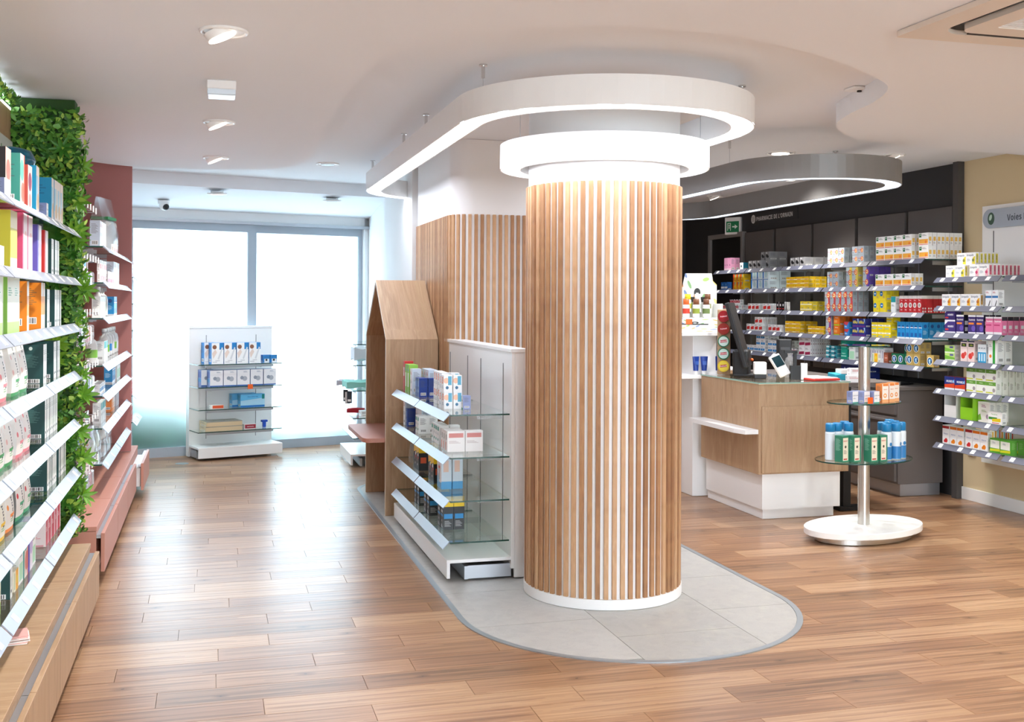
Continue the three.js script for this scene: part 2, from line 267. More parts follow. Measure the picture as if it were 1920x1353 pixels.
const DL = (t) => `tilting white downlight ${t}`;
downlight(DL('beside the emergency lamp box, on the side away from the window'), 0.043, 4.2, LOW, 0.082, SPOT * 1.2, 0.42);
downlight(DL('between the emergency lamp box and the window'), 0.04, 6.33, LOW, 0.082, SPOT, 0.42);
downlight(DL('near the edge of the dropped ceiling facing the window'), 0.032, 7.9, LOW, 0.082, SPOT, 0.42);
downlight('round downlight switched off in the raised ceiling by the ring lamp', 0.9, 8.85, HIGH, 0.085, 0, 0, false);
downlight('lit round downlight in the sloping soffit above the window', 0.05, 10.05, 2.46, 0.08, SPOT * 0.6, 0, true, 0.1);
downlight('round downlight switched off in the sloping soffit above the window', 1.1, 10.4, 2.46, 0.08, 0, 0, false, 0.1);
downlight('lit round downlight above the grey ring lamp', 4.02, 7.2, HIGH, 0.1, SPOT, 0);
downlight('lit tilting downlight by the beige wall', 4.87, 7.05, HIGH, 0.075, SPOT, 0.4);
downlight('lit tilting downlight in front of the exit sign', 5.0, 10.3, HIGH, 0.075, SPOT, 0.4);
for (const [x, D, p, where] of [[-0.1, 2.4, 1, 'over the timber shelves'], [3.6, 2.0, 1.2, 'on the near side of the air conditioner'], [1.6, 1.8, 1, 'between the air conditioner and the timber shelves'], [4.7, 4.6, 1.3, 'over the aisle along the beige wall'], [3.75, 4.0, 1, 'beside the air conditioner'], [4.95, 5.9, 1, 'in front of the beige wall shelves'], [4.95, 8.7, 0.9, 'over the dark cabinet'], [2.9, 10.6, 0.8, 'over the back of the shop']]) downlight(`round downlight in the ceiling ${where}`, x, D, D < 5.9 ? LOW : HIGH, 0.08, SPOT * p, 0);
{
  const o = thing('emergency_lamp', 'white box emergency lamp on the ceiling between two downlights', 'emergency lamp', [0.044, LOW, -5.2]);
  part('body', new RoundedBoxGeometry(0.13, 0.04, 0.14, 2, 0.006).translate(0, -0.02, 0), M.lacquer, o); part('lens', new RoundedBoxGeometry(0.125, 0.03, 0.135, 2, 0.008).translate(0, -0.052, 0), M.clear, o);
  const s = thing('smoke_detector', 'small white detector plate on the raised ceiling', 'detector', [3.2, HIGH, -4.93]); part('body', new RoundedBoxGeometry(0.12, 0.014, 0.1, 2, 0.005).translate(0, -0.008, 0), M.lacquer, s); part('sensor', new THREE.CylinderGeometry(0.012, 0.012, 0.008, 14).translate(0, -0.018, 0), M.plastic, s);
  const c = thing('security_camera', 'white dome security camera with black lens above the window', 'camera', [-0.42, 2.41, -10.55], 0); part('base', new THREE.CylinderGeometry(0.055, 0.05, 0.03, 24), M.lacquer, c); part('dome', new THREE.SphereGeometry(0.046, 24, 16).translate(0.005, -0.03, 0.02), M.lacquer, c); part('lens', new THREE.SphereGeometry(0.03, 20, 14).translate(0.02, -0.045, 0.045), M.plastic, c);
}
{ // air conditioning cassette
  const o = thing('air_conditioner', 'beige ceiling cassette air conditioner with white grille', 'air conditioner', [2.9, LOW, -3.03]);
  const S = 0.475, sq = (a, r) => { const s = new THREE.Shape(); s.moveTo(-a + r, -a); s.lineTo(a - r, -a); s.absarc(a - r, -a + r, r, -Math.PI / 2, 0); s.lineTo(a, a - r); s.absarc(a - r, a - r, r, 0, Math.PI / 2); s.lineTo(-a + r, a); s.absarc(-a + r, a - r, r, Math.PI / 2, Math.PI); s.lineTo(-a, -a + r); s.absarc(-a + r, -a + r, r, Math.PI, 1.5 * Math.PI); return s; };
  const ex = (s, h, y) => { const g = new THREE.ExtrudeGeometry(s, { depth: h, bevelEnabled: false }); g.rotateX(-Math.PI / 2); g.translate(0, y, 0); return g; };
  const pl = sq(S, 0.015); pl.holes.push(sq(S - 0.1, 0.1)); part('cover_plate', ex(pl, 0.02, -0.022), M.ac, o);
  part('air_slot', ex(sq(S - 0.1, 0.1), 0.004, -0.006), M.black, o);
  const inr = sq(S - 0.15, 0.06); inr.holes.push(sq(S - 0.24, 0.02)); part('inner_panel', ex(inr, 0.022, -0.028), M.ac, o);
  part('flap', mergeGeometries([0, 1, 2, 3].map((k) => new THREE.BoxGeometry(0.5, 0.004, 0.04).rotateX(0.3).translate(0, -0.014, S - 0.125).rotateY(k * Math.PI / 2))), M.plastic, o);
  for (let i = 0; i < 24; i++) part(`grille_slat_${String(i).padStart(3, '0')}`, new THREE.BoxGeometry(2 * (S - 0.245), 0.008, 0.012), M.lacquer, o, [0, -0.02, -(S - 0.25) + i * 0.0192]);
}

/* ---------- product kinds ---------- */
const KIND = {}, atlas = { n: 0 };
const NAMES = [[/^sun/, 'tablet_box'], [/^herb|^leaf/, 'herbal_box'], [/^strep/, 'lozenge_box'], [/^humex|^cold|^asp|^alka/, 'cold_remedy_box'], [/^tea[BTW]|^olive|^rose|^lilac|^scarlet|^lime|^amber/, 'tea_box'], [/^forest|^cream|^blueC|^pinkT/, 'cosmetic_box'], [/^brush/, 'toothbrush_box'], [/^oral|^tooth/, 'toothpaste_box'], [/^apaisyl|^lotion/, 'insect_repellent_box'], [/^fruit|^drink|^vial|^drop/, 'syrup_box'], [/^yellow|^citrate/, 'yellow_medicine_box'], [/^red/, 'red_medicine_box'], [/^white/, 'white_medicine_box'], [/^mask/, 'mask_box']];
const kindName = (k) => (NAMES.find(([r]) => r.test(k)) ?? [0, 'medicine_box'])[1];
function kind(key, w, h, d, base, draw, o = {}) {   // sixteen prints share one sheet
  const cell = atlas.n++ % 16; if (!cell) { [atlas.c, atlas.g] = canvas(1024, 1024); atlas.t = tex(atlas.c); atlas.m = {}; }
  const FW = 160, SW = 96, HH = 256, g = atlas.g, rough = o.rough ?? 0.45, cu = cell % 4, cv = cell >> 2;
  g.setTransform(1, 0, 0, 1, cu * 256, cv * 256);
  const face = (x0, W, ww, bg) => {
    g.save(); g.beginPath(); g.rect(x0, 0, W, HH); g.clip(); g.fillStyle = bg; g.fillRect(x0, 0, W, HH);
    const q = (W / ww) / (HH / h);
    return {
      R: (x, y, a, b, col) => { g.fillStyle = col; g.fillRect(x0 + x * W, y * HH, a * W, b * HH); },
      C: (x, y, r, col) => { g.fillStyle = col; g.beginPath(); g.ellipse(x0 + x * W, y * HH, r * HH * q, r * HH, 0, 0, 7); g.fill(); },
      T: (t, x, y, s, col, f = 'bold ') => { g.save(); g.translate(x0 + x * W, y * HH); g.scale(q, 1); g.fillStyle = col; g.font = `${f}${Math.round(s * HH)}px sans-serif`; g.textAlign = 'center'; g.textBaseline = 'middle'; g.fillText(t, 0, 0); g.restore(); },
      V: (t, x, y, s, col, f = 'bold ') => { g.save(); g.translate(x0 + x * W, y * HH); g.scale(q, 1); g.rotate(-Math.PI / 2); g.fillStyle = col; g.font = `${f}${Math.round(s * HH)}px sans-serif`; g.textAlign = 'center'; g.textBaseline = 'middle'; g.fillText(t, 0, 0); g.restore(); },
      G: (pts, col) => { g.fillStyle = col; g.beginPath(); pts.forEach(([x, y], i) => i ? g.lineTo(x0 + x * W, y * HH) : g.moveTo(x0 + x * W, y * HH)); g.fill(); },
      L: (x, y, a, n, col, s = 0.02) => { g.fillStyle = col; for (let i = 0; i < n; i++) g.fillRect(x0 + x * W, (y + i * s * 2.2) * HH, a * W * (0.6 + 0.4 * ((i * 7) % 5) / 5), s * HH); },
      bar: (x, y, a, b) => { g.fillStyle = '#fff'; g.fillRect(x0 + x * W, y * HH, a * W, b * HH); g.fillStyle = '#222'; for (let i = 0; i < 9; i++) g.fillRect(x0 + (x + a * (0.08 + i * 0.1)) * W, (y + b * 0.1) * HH, a * W * (i % 3 ? 0.04 : 0.065), b * 0.8 * HH); },
    };
  };
  const F = face(0, FW, w, base); draw && draw(F); g.restore();
  const S = face(FW, SW, d, o.sideC ?? base); (o.side ?? ((s) => { s.L(0.15, 0.12, 0.7, 9, o.ink ?? 'rgba(90,90,100,.55)', 0.018); s.bar(0.2, 0.72, 0.6, 0.14); }))(S); g.restore();
  g.fillStyle = o.top ?? o.sideC ?? base; g.fillRect(FW, 244, SW, 12);
  const geo = o.geo ? o.geo(w, h, d) : new THREE.BoxGeometry(w, h, d); geo.translate(0, h / 2, 0);
  if (!o.geo) { const uv = geo.attributes.uv, fx = FW / 256, set = (k, u0, u1, v0, v1) => { for (let i = 0; i < 4; i++) { const ix = k * 4 + i, u = uv.getX(ix), v = uv.getY(ix); uv.setXY(ix, u0 + (u1 - u0) * u, v0 + (v1 - v0) * v); } }; set(0, fx + 0.005, 0.995, 0.05, 0.998); set(1, fx + 0.005, 0.995, 0.05, 0.998); set(2, fx + 0.02, 0.98, 0.008, 0.04); set(3, fx + 0.02, 0.98, 0.008, 0.04); set(4, 0.004, fx - 0.004, 0.002, 0.998); set(5, 0.004, fx - 0.004, 0.002, 0.998); }
  { const uv = geo.attributes.uv; for (let i = 0; i < uv.count; i++) uv.setXY(i, (cu + uv.getX(i)) / 4, 1 - (cv + 1 - uv.getY(i)) / 4); }
  atlas.m[rough] ??= std(0xffffff, rough, { map: atlas.t });
  KIND[key] = { w, h, d, name: o.name ?? kindName(key), cat: o.cat ?? 'box', mesh: new THREE.Mesh(geo, atlas.m[rough]) };
}
function put(key, x, h, D, turn, label, group) {
  const k = KIND[key], m = k.mesh.clone(); m.name = numbered(k.name); m.position.set(x, h, -D); m.rotation.y = turn; m.castShadow = m.receiveShadow = true; scene.add(m);
  m.userData = {}; return tag(m, label, k.cat, group);
}
// a block of packs on a shelf that faces -x (s = -1) or +x (s = 1): n side by side, up high, deep rows behind the end that shows its side
function block(s, key, X, h, D, n, up, deep, label, gap = 0.004) {
  const k = KIND[key], grp = label, list = [];
  for (let i = 0; i < n; i++) {
    const dd = (s < 0 ? i === n - 1 : i === 0) ? deep : 1;
    for (let r = 0; r < dd; r++) for (let j = 0; j < up; j++) put(key, X - s * (k.d / 2 + r * (k.d + 0.003)) + rr(-0.002, 0.002), h + j * (k.h + 0.0006), D + s * (i + 0.5) * (k.w + gap), s * Math.PI / 2 + rr(-0.025, 0.025) * (n > 1 || deep < 2 ? 1 : 0.3), label, grp);
  }
}
const sun = (bg) => (F) => { F.R(0, 0, 1, 1, '#b9c3c9'); if (bg) F.R(0.62, 0, 0.38, 1, bg); F.C(0.66, 0.5, 0.27, '#f26a21'); F.C(0.66, 0.5, 0.17, '#fff6c8'); F.C(0.66, 0.5, 0.1, '#f9a01b'); F.T('efferalgan', 0.3, 0.45, 0.16, '#c8202f'); F.L(0.06, 0.66, 0.36, 3, '#6a757d', 0.03); };
kind('pinkTall', 0.05, 0.135, 0.05, '#e6a3c8', (F) => { F.R(0, 0.82, 1, 0.18, '#f3d3e3'); F.L(0.2, 0.5, 0.6, 3, '#7c3f63'); });
kind('tealSmall', 0.07, 0.075, 0.06, '#f2f6f6', (F) => { F.C(0.4, 0.5, 0.16, '#184048'); }, { sideC: '#1c8fae' });
kind('maskGrey', 0.085, 0.085, 0.1, '#8f8f90', (F) => { F.R(0, 0, 0.12, 1, '#1d1d1f'); F.G([[0.3, 0.35], [0.55, 0.3], [0.92, 0.55], [0.85, 0.72], [0.45, 0.7], [0.28, 0.55]], '#1a1a1c'); F.L(0.2, 0.1, 0.5, 2, '#e8e8e8', 0.03); });
kind('sunGrey', 0.085, 0.07, 0.05, '#b9c3c9', sun());
kind('sunRed', 0.085, 0.095, 0.05, '#b9c3c9', sun('#e2575b'));
kind('sunYellow', 0.085, 0.085, 0.05, '#b9c3c9', sun('#e6d05a'), { sideC: '#e6d05a' });
kind('sunViolet', 0.085, 0.085, 0.05, '#b9c3c9', sun('#6a4fb0'), { sideC: '#6a4fb0' });
kind('sunMauve', 0.085, 0.09, 0.05, '#b9c3c9', sun('#a0409a'), { sideC: '#b9c3c9' });
kind('herbWhite', 0.115, 0.1, 0.035, '#fbfbf8', (F) => { F.R(0.05, 0.05, 0.24, 0.28, '#1e6b38'); F.C(0.17, 0.15, 0.05, '#e8f2e8'); F.R(0.03, 0.48, 0.94, 0.34, '#f7b13c'); F.C(0.75, 0.7, 0.12, '#f58220'); F.L(0.36, 0.12, 0.5, 3, '#8a8a8a', 0.022); F.R(0.03, 0.86, 0.94, 0.05, '#d24a2a'); }, { side: (s) => { s.R(0.2, 0.3, 0.6, 0.3, '#f3c765'); s.L(0.2, 0.66, 0.6, 4, '#9a9a9a', 0.018); } });
kind('blueSmall', 0.07, 0.085, 0.05, '#1f63b4', (F) => { F.R(0, 0.55, 1, 0.25, '#e9f1fa'); F.C(0.5, 0.3, 0.14, '#66a9e0'); });
kind('redYellow', 0.075, 0.08, 0.08, '#f5c71e', (F) => { F.G([[0, 0], [0.5, 0], [0.15, 1], [0, 1]], '#e4572b'); F.G([[0.55, 0], [0.8, 0], [0.6, 0.6]], '#3b8fd0'); F.L(0.3, 0.7, 0.6, 3, '#a34', 0.03); });
kind('maskBlue', 0.115, 0.092, 0.12, '#dfeef3', (F) => { F.R(0, 0, 0.2, 1, '#1b6fc0'); F.C(0.1, 0.88, 0.05, '#fff'); F.C(0.6, 0.45, 0.28, '#b9d7dc'); F.L(0.36, 0.08, 0.5, 2, '#7d99a8', 0.025); F.R(0.2, 0.92, 0.8, 0.05, '#1b6fc0'); }, { name: 'mask_box' });
kind('yellowFlat', 0.13, 0.036, 0.06, '#f4c218', (F) => { F.R(0, 0.55, 1, 0.22, '#fdf3cf'); F.T('Doli', 0.3, 0.3, 0.34, '#c8341e'); F.R(0.5, 0.62, 0.44, 0.1, '#c8341e'); });
kind('redWhite', 0.055, 0.055, 0.045, '#fafafa', (F) => { F.R(0, 0.18, 1, 0.45, '#c8203a'); F.R(0.2, 0, 0.4, 0.12, '#2a2a48'); F.T('Hum', 0.5, 0.4, 0.24, '#fff'); });
kind('redPatch', 0.075, 0.07, 0.018, '#fbfbfb', (F) => { F.G([[0.1, 0.4], [0.9, 0.3], [0.9, 0.75], [0.1, 0.8]], '#e0352f'); F.L(0.1, 0.12, 0.7, 2, '#888', 0.03); }, { side: (s) => { s.R(0.2, 0.25, 0.5, 0.4, '#d7cfc8'); s.L(0.2, 0.72, 0.6, 3, '#999', 0.02); } });
kind('blackPatch', 0.05, 0.085, 0.018, '#1a1719', (F) => { F.C(0.5, 0.35, 0.14, '#e8e8e8'); F.R(0.2, 0.7, 0.6, 0.1, '#d33'); }, { sideC: '#e9e4e2' });
kind('yellowBox', 0.1, 0.045, 0.06, '#f5d83b', (F) => { F.R(0, 0.5, 1, 0.22, '#fff8d0'); F.T('Lyso', 0.4, 0.3, 0.32, '#3a58a8'); });
kind('yellowBlue', 0.085, 0.095, 0.06, '#f9e02a', (F) => { F.C(0.3, 0.4, 0.22, '#1f77c0'); F.R(0.16, 0.36, 0.28, 0.08, '#fff'); F.L(0.55, 0.6, 0.35, 3, '#b88', 0.03); });
kind('tealTall', 0.06, 0.13, 0.05, '#f1f6f6', (F) => { F.R(0, 0.02, 1, 0.34, '#19a3a8'); F.L(0.1, 0.5, 0.7, 3, '#888', 0.02); }, {});
kind('redTall', 0.052, 0.135, 0.05, '#c7262c', (F) => { F.R(0, 0, 1, 0.18, '#ebe7e3'); F.C(0.5, 0.55, 0.15, '#f4ebe6'); F.C(0.5, 0.55, 0.09, '#a59a94'); F.T('Fer', 0.5, 0.82, 0.1, '#fff'); F.T('Tea', 0.5, 0.27, 0.09, '#fff'); }, { side: (s) => { s.R(0, 0, 1, 0.18, '#e3dfda'); s.C(0.3, 0.7, 0.05, '#f2e6e0'); s.C(0.7, 0.7, 0.05, '#f2e6e0'); s.C(0.3, 0.86, 0.05, '#f2e6e0'); s.C(0.7, 0.86, 0.05, '#f2e6e0'); } });
kind('orangeBox', 0.09, 0.085, 0.05, '#f47b20', (F) => { F.R(0, 0.86, 1, 0.14, '#b7cf2c'); F.T('Berocca', 0.5, 0.2, 0.14, '#fff'); F.R(0.1, 0.45, 0.5, 0.25, '#f9b060'); });
kind('alkaBlue', 0.09, 0.075, 0.06, '#2a2f86', (F) => { F.T('Alka', 0.45, 0.4, 0.44, '#ffe92e'); F.R(0, 0.78, 1, 0.12, '#7a2f80'); F.G([[0.75, 0], [1, 0], [1, 0.6]], '#a7cdee'); });
kind('aspBlue', 0.07, 0.06, 0.05, '#2d87d3', (F) => { F.G([[0, 0], [1, 0], [0.6, 0.5], [0, 0.35]], '#d9404e'); F.L(0.1, 0.6, 0.7, 2, '#fff', 0.05); });
kind('citrateYellow', 0.085, 0.062, 0.07, '#f6dc1d', (F) => { F.R(0, 0.3, 1, 0.2, '#fffadb'); F.T('Citrate', 0.5, 0.4, 0.16, '#5b6fa8'); F.R(0.05, 0.75, 0.7, 0.1, '#7db1dc'); });
kind('dropBlue', 0.05, 0.135, 0.055, '#1e8fd0', (F) => { F.C(0.5, 0.3, 0.11, '#0f4f96'); F.R(0.1, 0.3, 0.8, 0.04, '#fff'); F.R(0.2, 0.62, 0.6, 0.22, '#0f5ca8'); F.R(0, 0.88, 1, 0.12, '#eef4f8'); }, { side: (s) => { s.C(0.5, 0.22, 0.1, '#0f4f96'); s.L(0.15, 0.45, 0.7, 6, '#bfe0f4', 0.018); s.R(0, 0.88, 1, 0.12, '#dfe7ee'); } });
kind('whiteBlue', 0.085, 0.06, 0.05, '#f6f8fa', (F) => { F.R(0.06, 0.45, 0.88, 0.35, '#2f8fd6'); F.L(0.1, 0.14, 0.7, 2, '#8a96a2', 0.04); F.C(0.5, 0.6, 0.1, '#bfe0f6'); });
kind('whiteBurg', 0.1, 0.085, 0.02, '#f4f3f4', (F) => { F.G([[0.05, 0.6], [0.95, 0.52], [0.95, 0.82], [0.05, 0.9]], '#a81d4d'); F.L(0.1, 0.16, 0.6, 3, '#888', 0.03); }, { side: (s) => { s.R(0.3, 0.2, 0.4, 0.25, '#c9c4c8'); s.R(0.3, 0.6, 0.4, 0.12, '#a88'); } });
kind('tealStack', 0.08, 0.036, 0.06, '#3c9aa8', (F) => { F.R(0, 0.1, 0.6, 0.35, '#e8f2f4'); F.R(0.55, 0.5, 0.4, 0.4, '#123f5c'); });
kind('greenBox', 0.085, 0.08, 0.07, '#159a82', (F) => { F.T('Sargenor', 0.5, 0.35, 0.16, '#d8fff4'); F.R(0, 0.6, 1, 0.08, '#bfeee2'); });
kind('mintWhite', 0.085, 0.13, 0.05, '#f4f8f4', (F) => { F.R(0.1, 0.42, 0.8, 0.5, '#b4e6c0'); F.L(0.15, 0.12, 0.6, 3, '#667', 0.022); });
kind('greySpine', 0.03, 0.12, 0.09, '#d8d8dc', (F) => { F.R(0.3, 0.2, 0.4, 0.5, '#9a93a5'); F.R(0, 0, 1, 0.06, '#7ac0b0'); });
kind('yellowOrange', 0.075, 0.075, 0.04, '#fdf6dc', (F) => { F.R(0.35, 0, 0.65, 1, '#f7b519'); F.C(0.66, 0.5, 0.2, '#f6dd3b'); F.R(0.05, 0.1, 0.1, 0.8, '#5da84c'); });
kind('brownBox', 0.06, 0.085, 0.05, '#8e4a33', (F) => { F.C(0.5, 0.5, 0.3, '#b5654a'); F.T('argile', 0.5, 0.5, 0.14, '#fbe9df'); });
const tin = (c) => (F) => { F.R(0, 0, 1, 1, c); F.C(0.42, 0.5, 0.34, '#f1efe2'); F.C(0.42, 0.5, 0.29, '#1d5c93'); F.G([[0.25, 0.4], [0.5, 0.3], [0.55, 0.7], [0.35, 0.72]], '#a9d2ee'); F.C(0.62, 0.58, 0.1, '#15314a'); };
kind('tinGreen', 0.08, 0.085, 0.05, '#176a4a', tin('#176a4a'), { name: 'lozenge_tin', cat: 'tin', rough: 0.25 });
kind('tinGold', 0.08, 0.09, 0.05, '#bfa15a', tin('#bfa15a'), { name: 'lozenge_tin', cat: 'tin', rough: 0.25 });
const strep = (a, b) => (F) => { F.T('Strepsils', 0.42, 0.22, 0.2, '#3a4a66'); F.G([[0.62, 0.9], [0.72, 0.4], [0.95, 0.3], [0.95, 0.95]], a); F.C(0.74, 0.62, 0.13, b); F.L(0.08, 0.5, 0.4, 4, '#9aa3ad', 0.025); };
kind('strepYellow', 0.1, 0.09, 0.03, '#fbfbf9', strep('#f0de3a', '#8a8f3a'), { side: (s) => { s.R(0.2, 0.1, 0.6, 0.7, '#e6d94f'); s.L(0.3, 0.2, 0.4, 8, '#5b5b4b', 0.02); } });
kind('strepPink', 0.1, 0.09, 0.03, '#fbfbf9', strep('#f4b9c6', '#d23d6a'), { side: (s) => { s.R(0.2, 0.1, 0.6, 0.7, '#d96a82'); s.L(0.3, 0.2, 0.4, 8, '#5b4b4b', 0.02); } });
kind('strepAmber', 0.1, 0.09, 0.03, '#fbfbf9', strep('#f6b51e', '#c26a15'), { side: (s) => { s.R(0.2, 0.1, 0.6, 0.7, '#d6a95c'); s.L(0.3, 0.2, 0.4, 8, '#5b4b3b', 0.02); } });
kind('sprayBox', 0.06, 0.115, 0.05, '#f8fafb', (F) => { F.R(0, 0.34, 1, 0.13, '#2d78b8'); F.G([[0.45, 0.95], [0.75, 0.6], [0.82, 0.65], [0.6, 0.95]], '#1b1f28'); F.L(0.1, 0.1, 0.6, 2, '#b55', 0.025); });
kind('humexPurple', 0.08, 0.135, 0.045, '#3d2a78', (F) => { F.R(0, 0, 1, 0.1, '#f4f2f8'); F.T('humex', 0.5, 0.25, 0.15, '#fff'); F.R(0.05, 0.4, 0.7, 0.1, '#f08a2c'); F.C(0.68, 0.7, 0.15, '#6a52b4'); F.R(0, 0.9, 1, 0.1, '#f0eef4'); }, { sideC: '#18122e', side: (s) => { s.R(0.2, 0.3, 0.6, 0.2, '#d9d6e2'); s.R(0.25, 0.62, 0.5, 0.2, '#cfcbd8'); } });
kind('humexPink', 0.08, 0.125, 0.045, '#e77aa6', (F) => { F.R(0, 0, 1, 0.1, '#f4f2f8'); F.T('humex', 0.5, 0.25, 0.15, '#fff'); F.R(0.05, 0.42, 0.7, 0.08, '#c83c74'); F.R(0, 0.84, 1, 0.16, '#f4f0f4'); }, { sideC: '#e77aa6', side: (s) => { s.R(0, 0, 1, 0.2, '#1b1220'); s.R(0.25, 0.45, 0.5, 0.18, '#efe9ec'); s.L(0.2, 0.72, 0.6, 3, '#e2cfd8', 0.02); } });
kind('humexWide', 0.12, 0.085, 0.05, '#3d2a78', (F) => { F.T('HUMEX', 0.55, 0.42, 0.22, '#fff'); F.R(0.05, 0.62, 0.3, 0.12, '#e0352f'); F.G([[0, 0], [0.3, 0], [0, 0.3]], '#fff'); F.R(0, 0.86, 1, 0.14, '#f1eef6'); });
kind('greenFlat', 0.11, 0.055, 0.05, '#bfe07e', (F) => { F.G([[0, 0.3], [1, 0.6], [1, 1], [0, 1]], '#78b93c'); F.R(0.5, 0.12, 0.35, 0.25, '#5a5a9c'); F.R(0, 0.85, 1, 0.15, '#eef7df'); }, { sideC: '#d9d6cc' });
kind('drinkRed', 0.07, 0.15, 0.05, '#f3ddd9', (F) => { F.R(0.12, 0.12, 0.76, 0.16, '#161616'); F.T('vita', 0.5, 0.2, 0.1, '#c7e22a'); F.C(0.4, 0.72, 0.14, '#d8342c'); F.C(0.7, 0.62, 0.1, '#e0564e'); F.R(0, 0, 1, 0.06, '#1d2a5e'); });
kind('vialBlue', 0.085, 0.13, 0.04, '#eaf1f5', (F) => { F.R(0, 0.42, 1, 0.58, '#2aa0d6'); [0.2, 0.5, 0.8].forEach((x) => { F.R(x - 0.08, 0.5, 0.16, 0.4, '#d8f0fa'); F.T('sér', x, 0.2, 0.1, '#567'); }); });
kind('greenStripe', 0.09, 0.165, 0.06, '#f7f8f6', (F) => { F.R(0.5, 0, 0.26, 1, '#2fa53c'); F.C(0.25, 0.68, 0.07, '#f0832a'); F.L(0.1, 0.18, 0.32, 3, '#999', 0.02); });
kind('coldRed', 0.11, 0.095, 0.06, '#1d2f7d', (F) => { F.T('HUMEX', 0.55, 0.36, 0.24, '#fff'); F.G([[0, 0.62], [1, 0.5], [1, 0.86], [0, 0.86]], '#e24a25'); F.R(0, 0.86, 1, 0.14, '#eef0f6'); F.G([[0.8, 0.3], [1, 0.2], [1, 0.5]], '#6fb4e8'); }, { sideC: '#a3213a' });
kind('leafGreen', 0.1, 0.085, 0.05, '#f5f7ee', (F) => { F.R(0, 0, 1, 0.3, '#6aa23a'); F.T('boiron', 0.5, 0.15, 0.13, '#e8f3dc'); F.C(0.8, 0.66, 0.16, '#a39a9c'); F.R(0, 0.82, 0.7, 0.1, '#d9dc3c'); }, { side: (s) => { s.L(0.25, 0.12, 0.5, 12, '#a9a69a', 0.018); } });
kind('creamBox', 0.12, 0.14, 0.05, '#f4f1ea', (F) => { F.L(0.3, 0.15, 0.5, 2, '#a06a8a', 0.035); F.C(0.82, 0.72, 0.12, '#b5a0b4'); F.G([[0, 0.7], [0.2, 0.6], [0.3, 0.9], [0, 0.95]], '#7ab33c'); F.L(0.3, 0.4, 0.5, 3, '#8fa86a', 0.018); });
kind('paraBox', 0.14, 0.085, 0.04, '#fafaf6', (F) => { F.T('Paradrine', 0.45, 0.22, 0.16, '#4c8a3a', ''); F.R(0.05, 0.45, 0.6, 0.2, '#3f8f3c'); F.G([[0.3, 0.6], [0.9, 0.5], [0.9, 0.78], [0.3, 0.82]], '#f2d21e'); F.R(0.3, 0.88, 0.5, 0.06, '#d4302c'); });
const fruit = (top, f) => (F) => { F.R(0, 0.04, 1, 0.14, top); F.T('Vitascor', 0.5, 0.46, 0.1, '#4a6aa8', ''); F.C(0.55, 0.82, 0.12, f); F.C(0.35, 0.86, 0.08, f); };
kind('fruitRed', 0.075, 0.135, 0.05, '#fafafa', fruit('#b01e20', '#d4252a'), {});
kind('fruitOrange', 0.075, 0.135, 0.05, '#fafafa', fruit('#e87a1c', '#f28a1e'), {});
kind('tubeStripe', 0.045, 0.15, 0.05, '#f6f2e6', (F) => { F.R(0.1, 0.1, 0.35, 0.8, '#e9582a'); F.R(0.5, 0.1, 0.3, 0.8, '#f4c21e'); }, { side: (s) => { s.R(0.1, 0, 0.25, 1, '#f09a2a'); s.R(0.5, 0, 0.2, 1, '#7fb8cf'); s.R(0.78, 0, 0.2, 1, '#c9352a'); } });
kind('greenPack', 0.1, 0.1, 0.055, '#57a632', (F) => { F.R(0.04, 0.12, 0.92, 0.55, '#f3f6ea'); F.T('Olio', 0.4, 0.3, 0.16, '#567', ''); F.G([[0, 0.75], [1, 0.68], [1, 0.85], [0, 0.9]], '#d7d927'); }, { side: (s) => { s.L(0.2, 0.15, 0.6, 9, '#8cc46a', 0.022); } });
kind('blueCream', 0.1, 0.3, 0.06, '#f2f5f8', (F) => { F.C(0.5, 0.72, 0.13, '#1f6fc4'); F.R(0, 0.82, 1, 0.18, '#1f6fc4'); F.C(0.35, 0.74, 0.05, '#fff'); F.L(0.2, 0.14, 0.6, 2, '#3b78b8', 0.02); });
kind('emerald', 0.1, 0.16, 0.06, '#1e9a55', (F) => { F.R(0.1, 0.3, 0.6, 0.18, '#f0f6f0'); F.T('bio', 0.4, 0.18, 0.1, '#d9f2e0'); });
// left wall, gondolas, stands
kind('teaBlack', 0.1, 0.2, 0.16, '#c9a99c', (F) => { F.R(0, 0, 1, 1, '#d7b3a6'); F.C(0.5, 0.4, 0.2, '#b56a60'); F.C(0.4, 0.72, 0.15, '#8fae9c'); }, { sideC: '#2d2b2f', side: (s) => s.L(0.1, 0.06, 0.8, 19, '#9a989c', 0.014) });
kind('teaTeal', 0.09, 0.2, 0.1, '#e5d0c2', (F) => { F.C(0.4, 0.3, 0.2, '#5aa79a'); F.C(0.6, 0.7, 0.18, '#d46a56'); F.R(0.8, 0, 0.2, 1, '#e0553d'); }, { sideC: '#48a394' });
kind('teaBlue', 0.09, 0.2, 0.12, '#e9dcd0', (F) => { F.R(0, 0.2, 0.6, 0.5, '#a8cfe0'); F.C(0.6, 0.7, 0.16, '#d0b184'); }, { sideC: '#1396c4', side: (s) => { s.L(0.15, 0.1, 0.7, 6, '#0b78a4', 0.025); s.R(0.3, 0.78, 0.4, 0.12, '#0b78a4'); } });
kind('teaWine', 0.09, 0.18, 0.1, '#ecd8d0', (F) => { F.C(0.5, 0.35, 0.2, '#8b2f52'); F.C(0.5, 0.75, 0.15, '#d08a86'); }, { sideC: '#c65347' });
kind('olive', 0.12, 0.21, 0.2, '#e9e2bd', (F) => { F.R(0, 0.3, 1, 0.5, '#c4bc3a'); }, { sideC: '#9aa62c', side: (s) => { s.C(0.6, 0.25, 0.1, '#c08a2a'); s.L(0.2, 0.55, 0.6, 6, '#d5d98a', 0.018); s.R(0.72, 0, 0.28, 1, '#d9cf3d'); } });
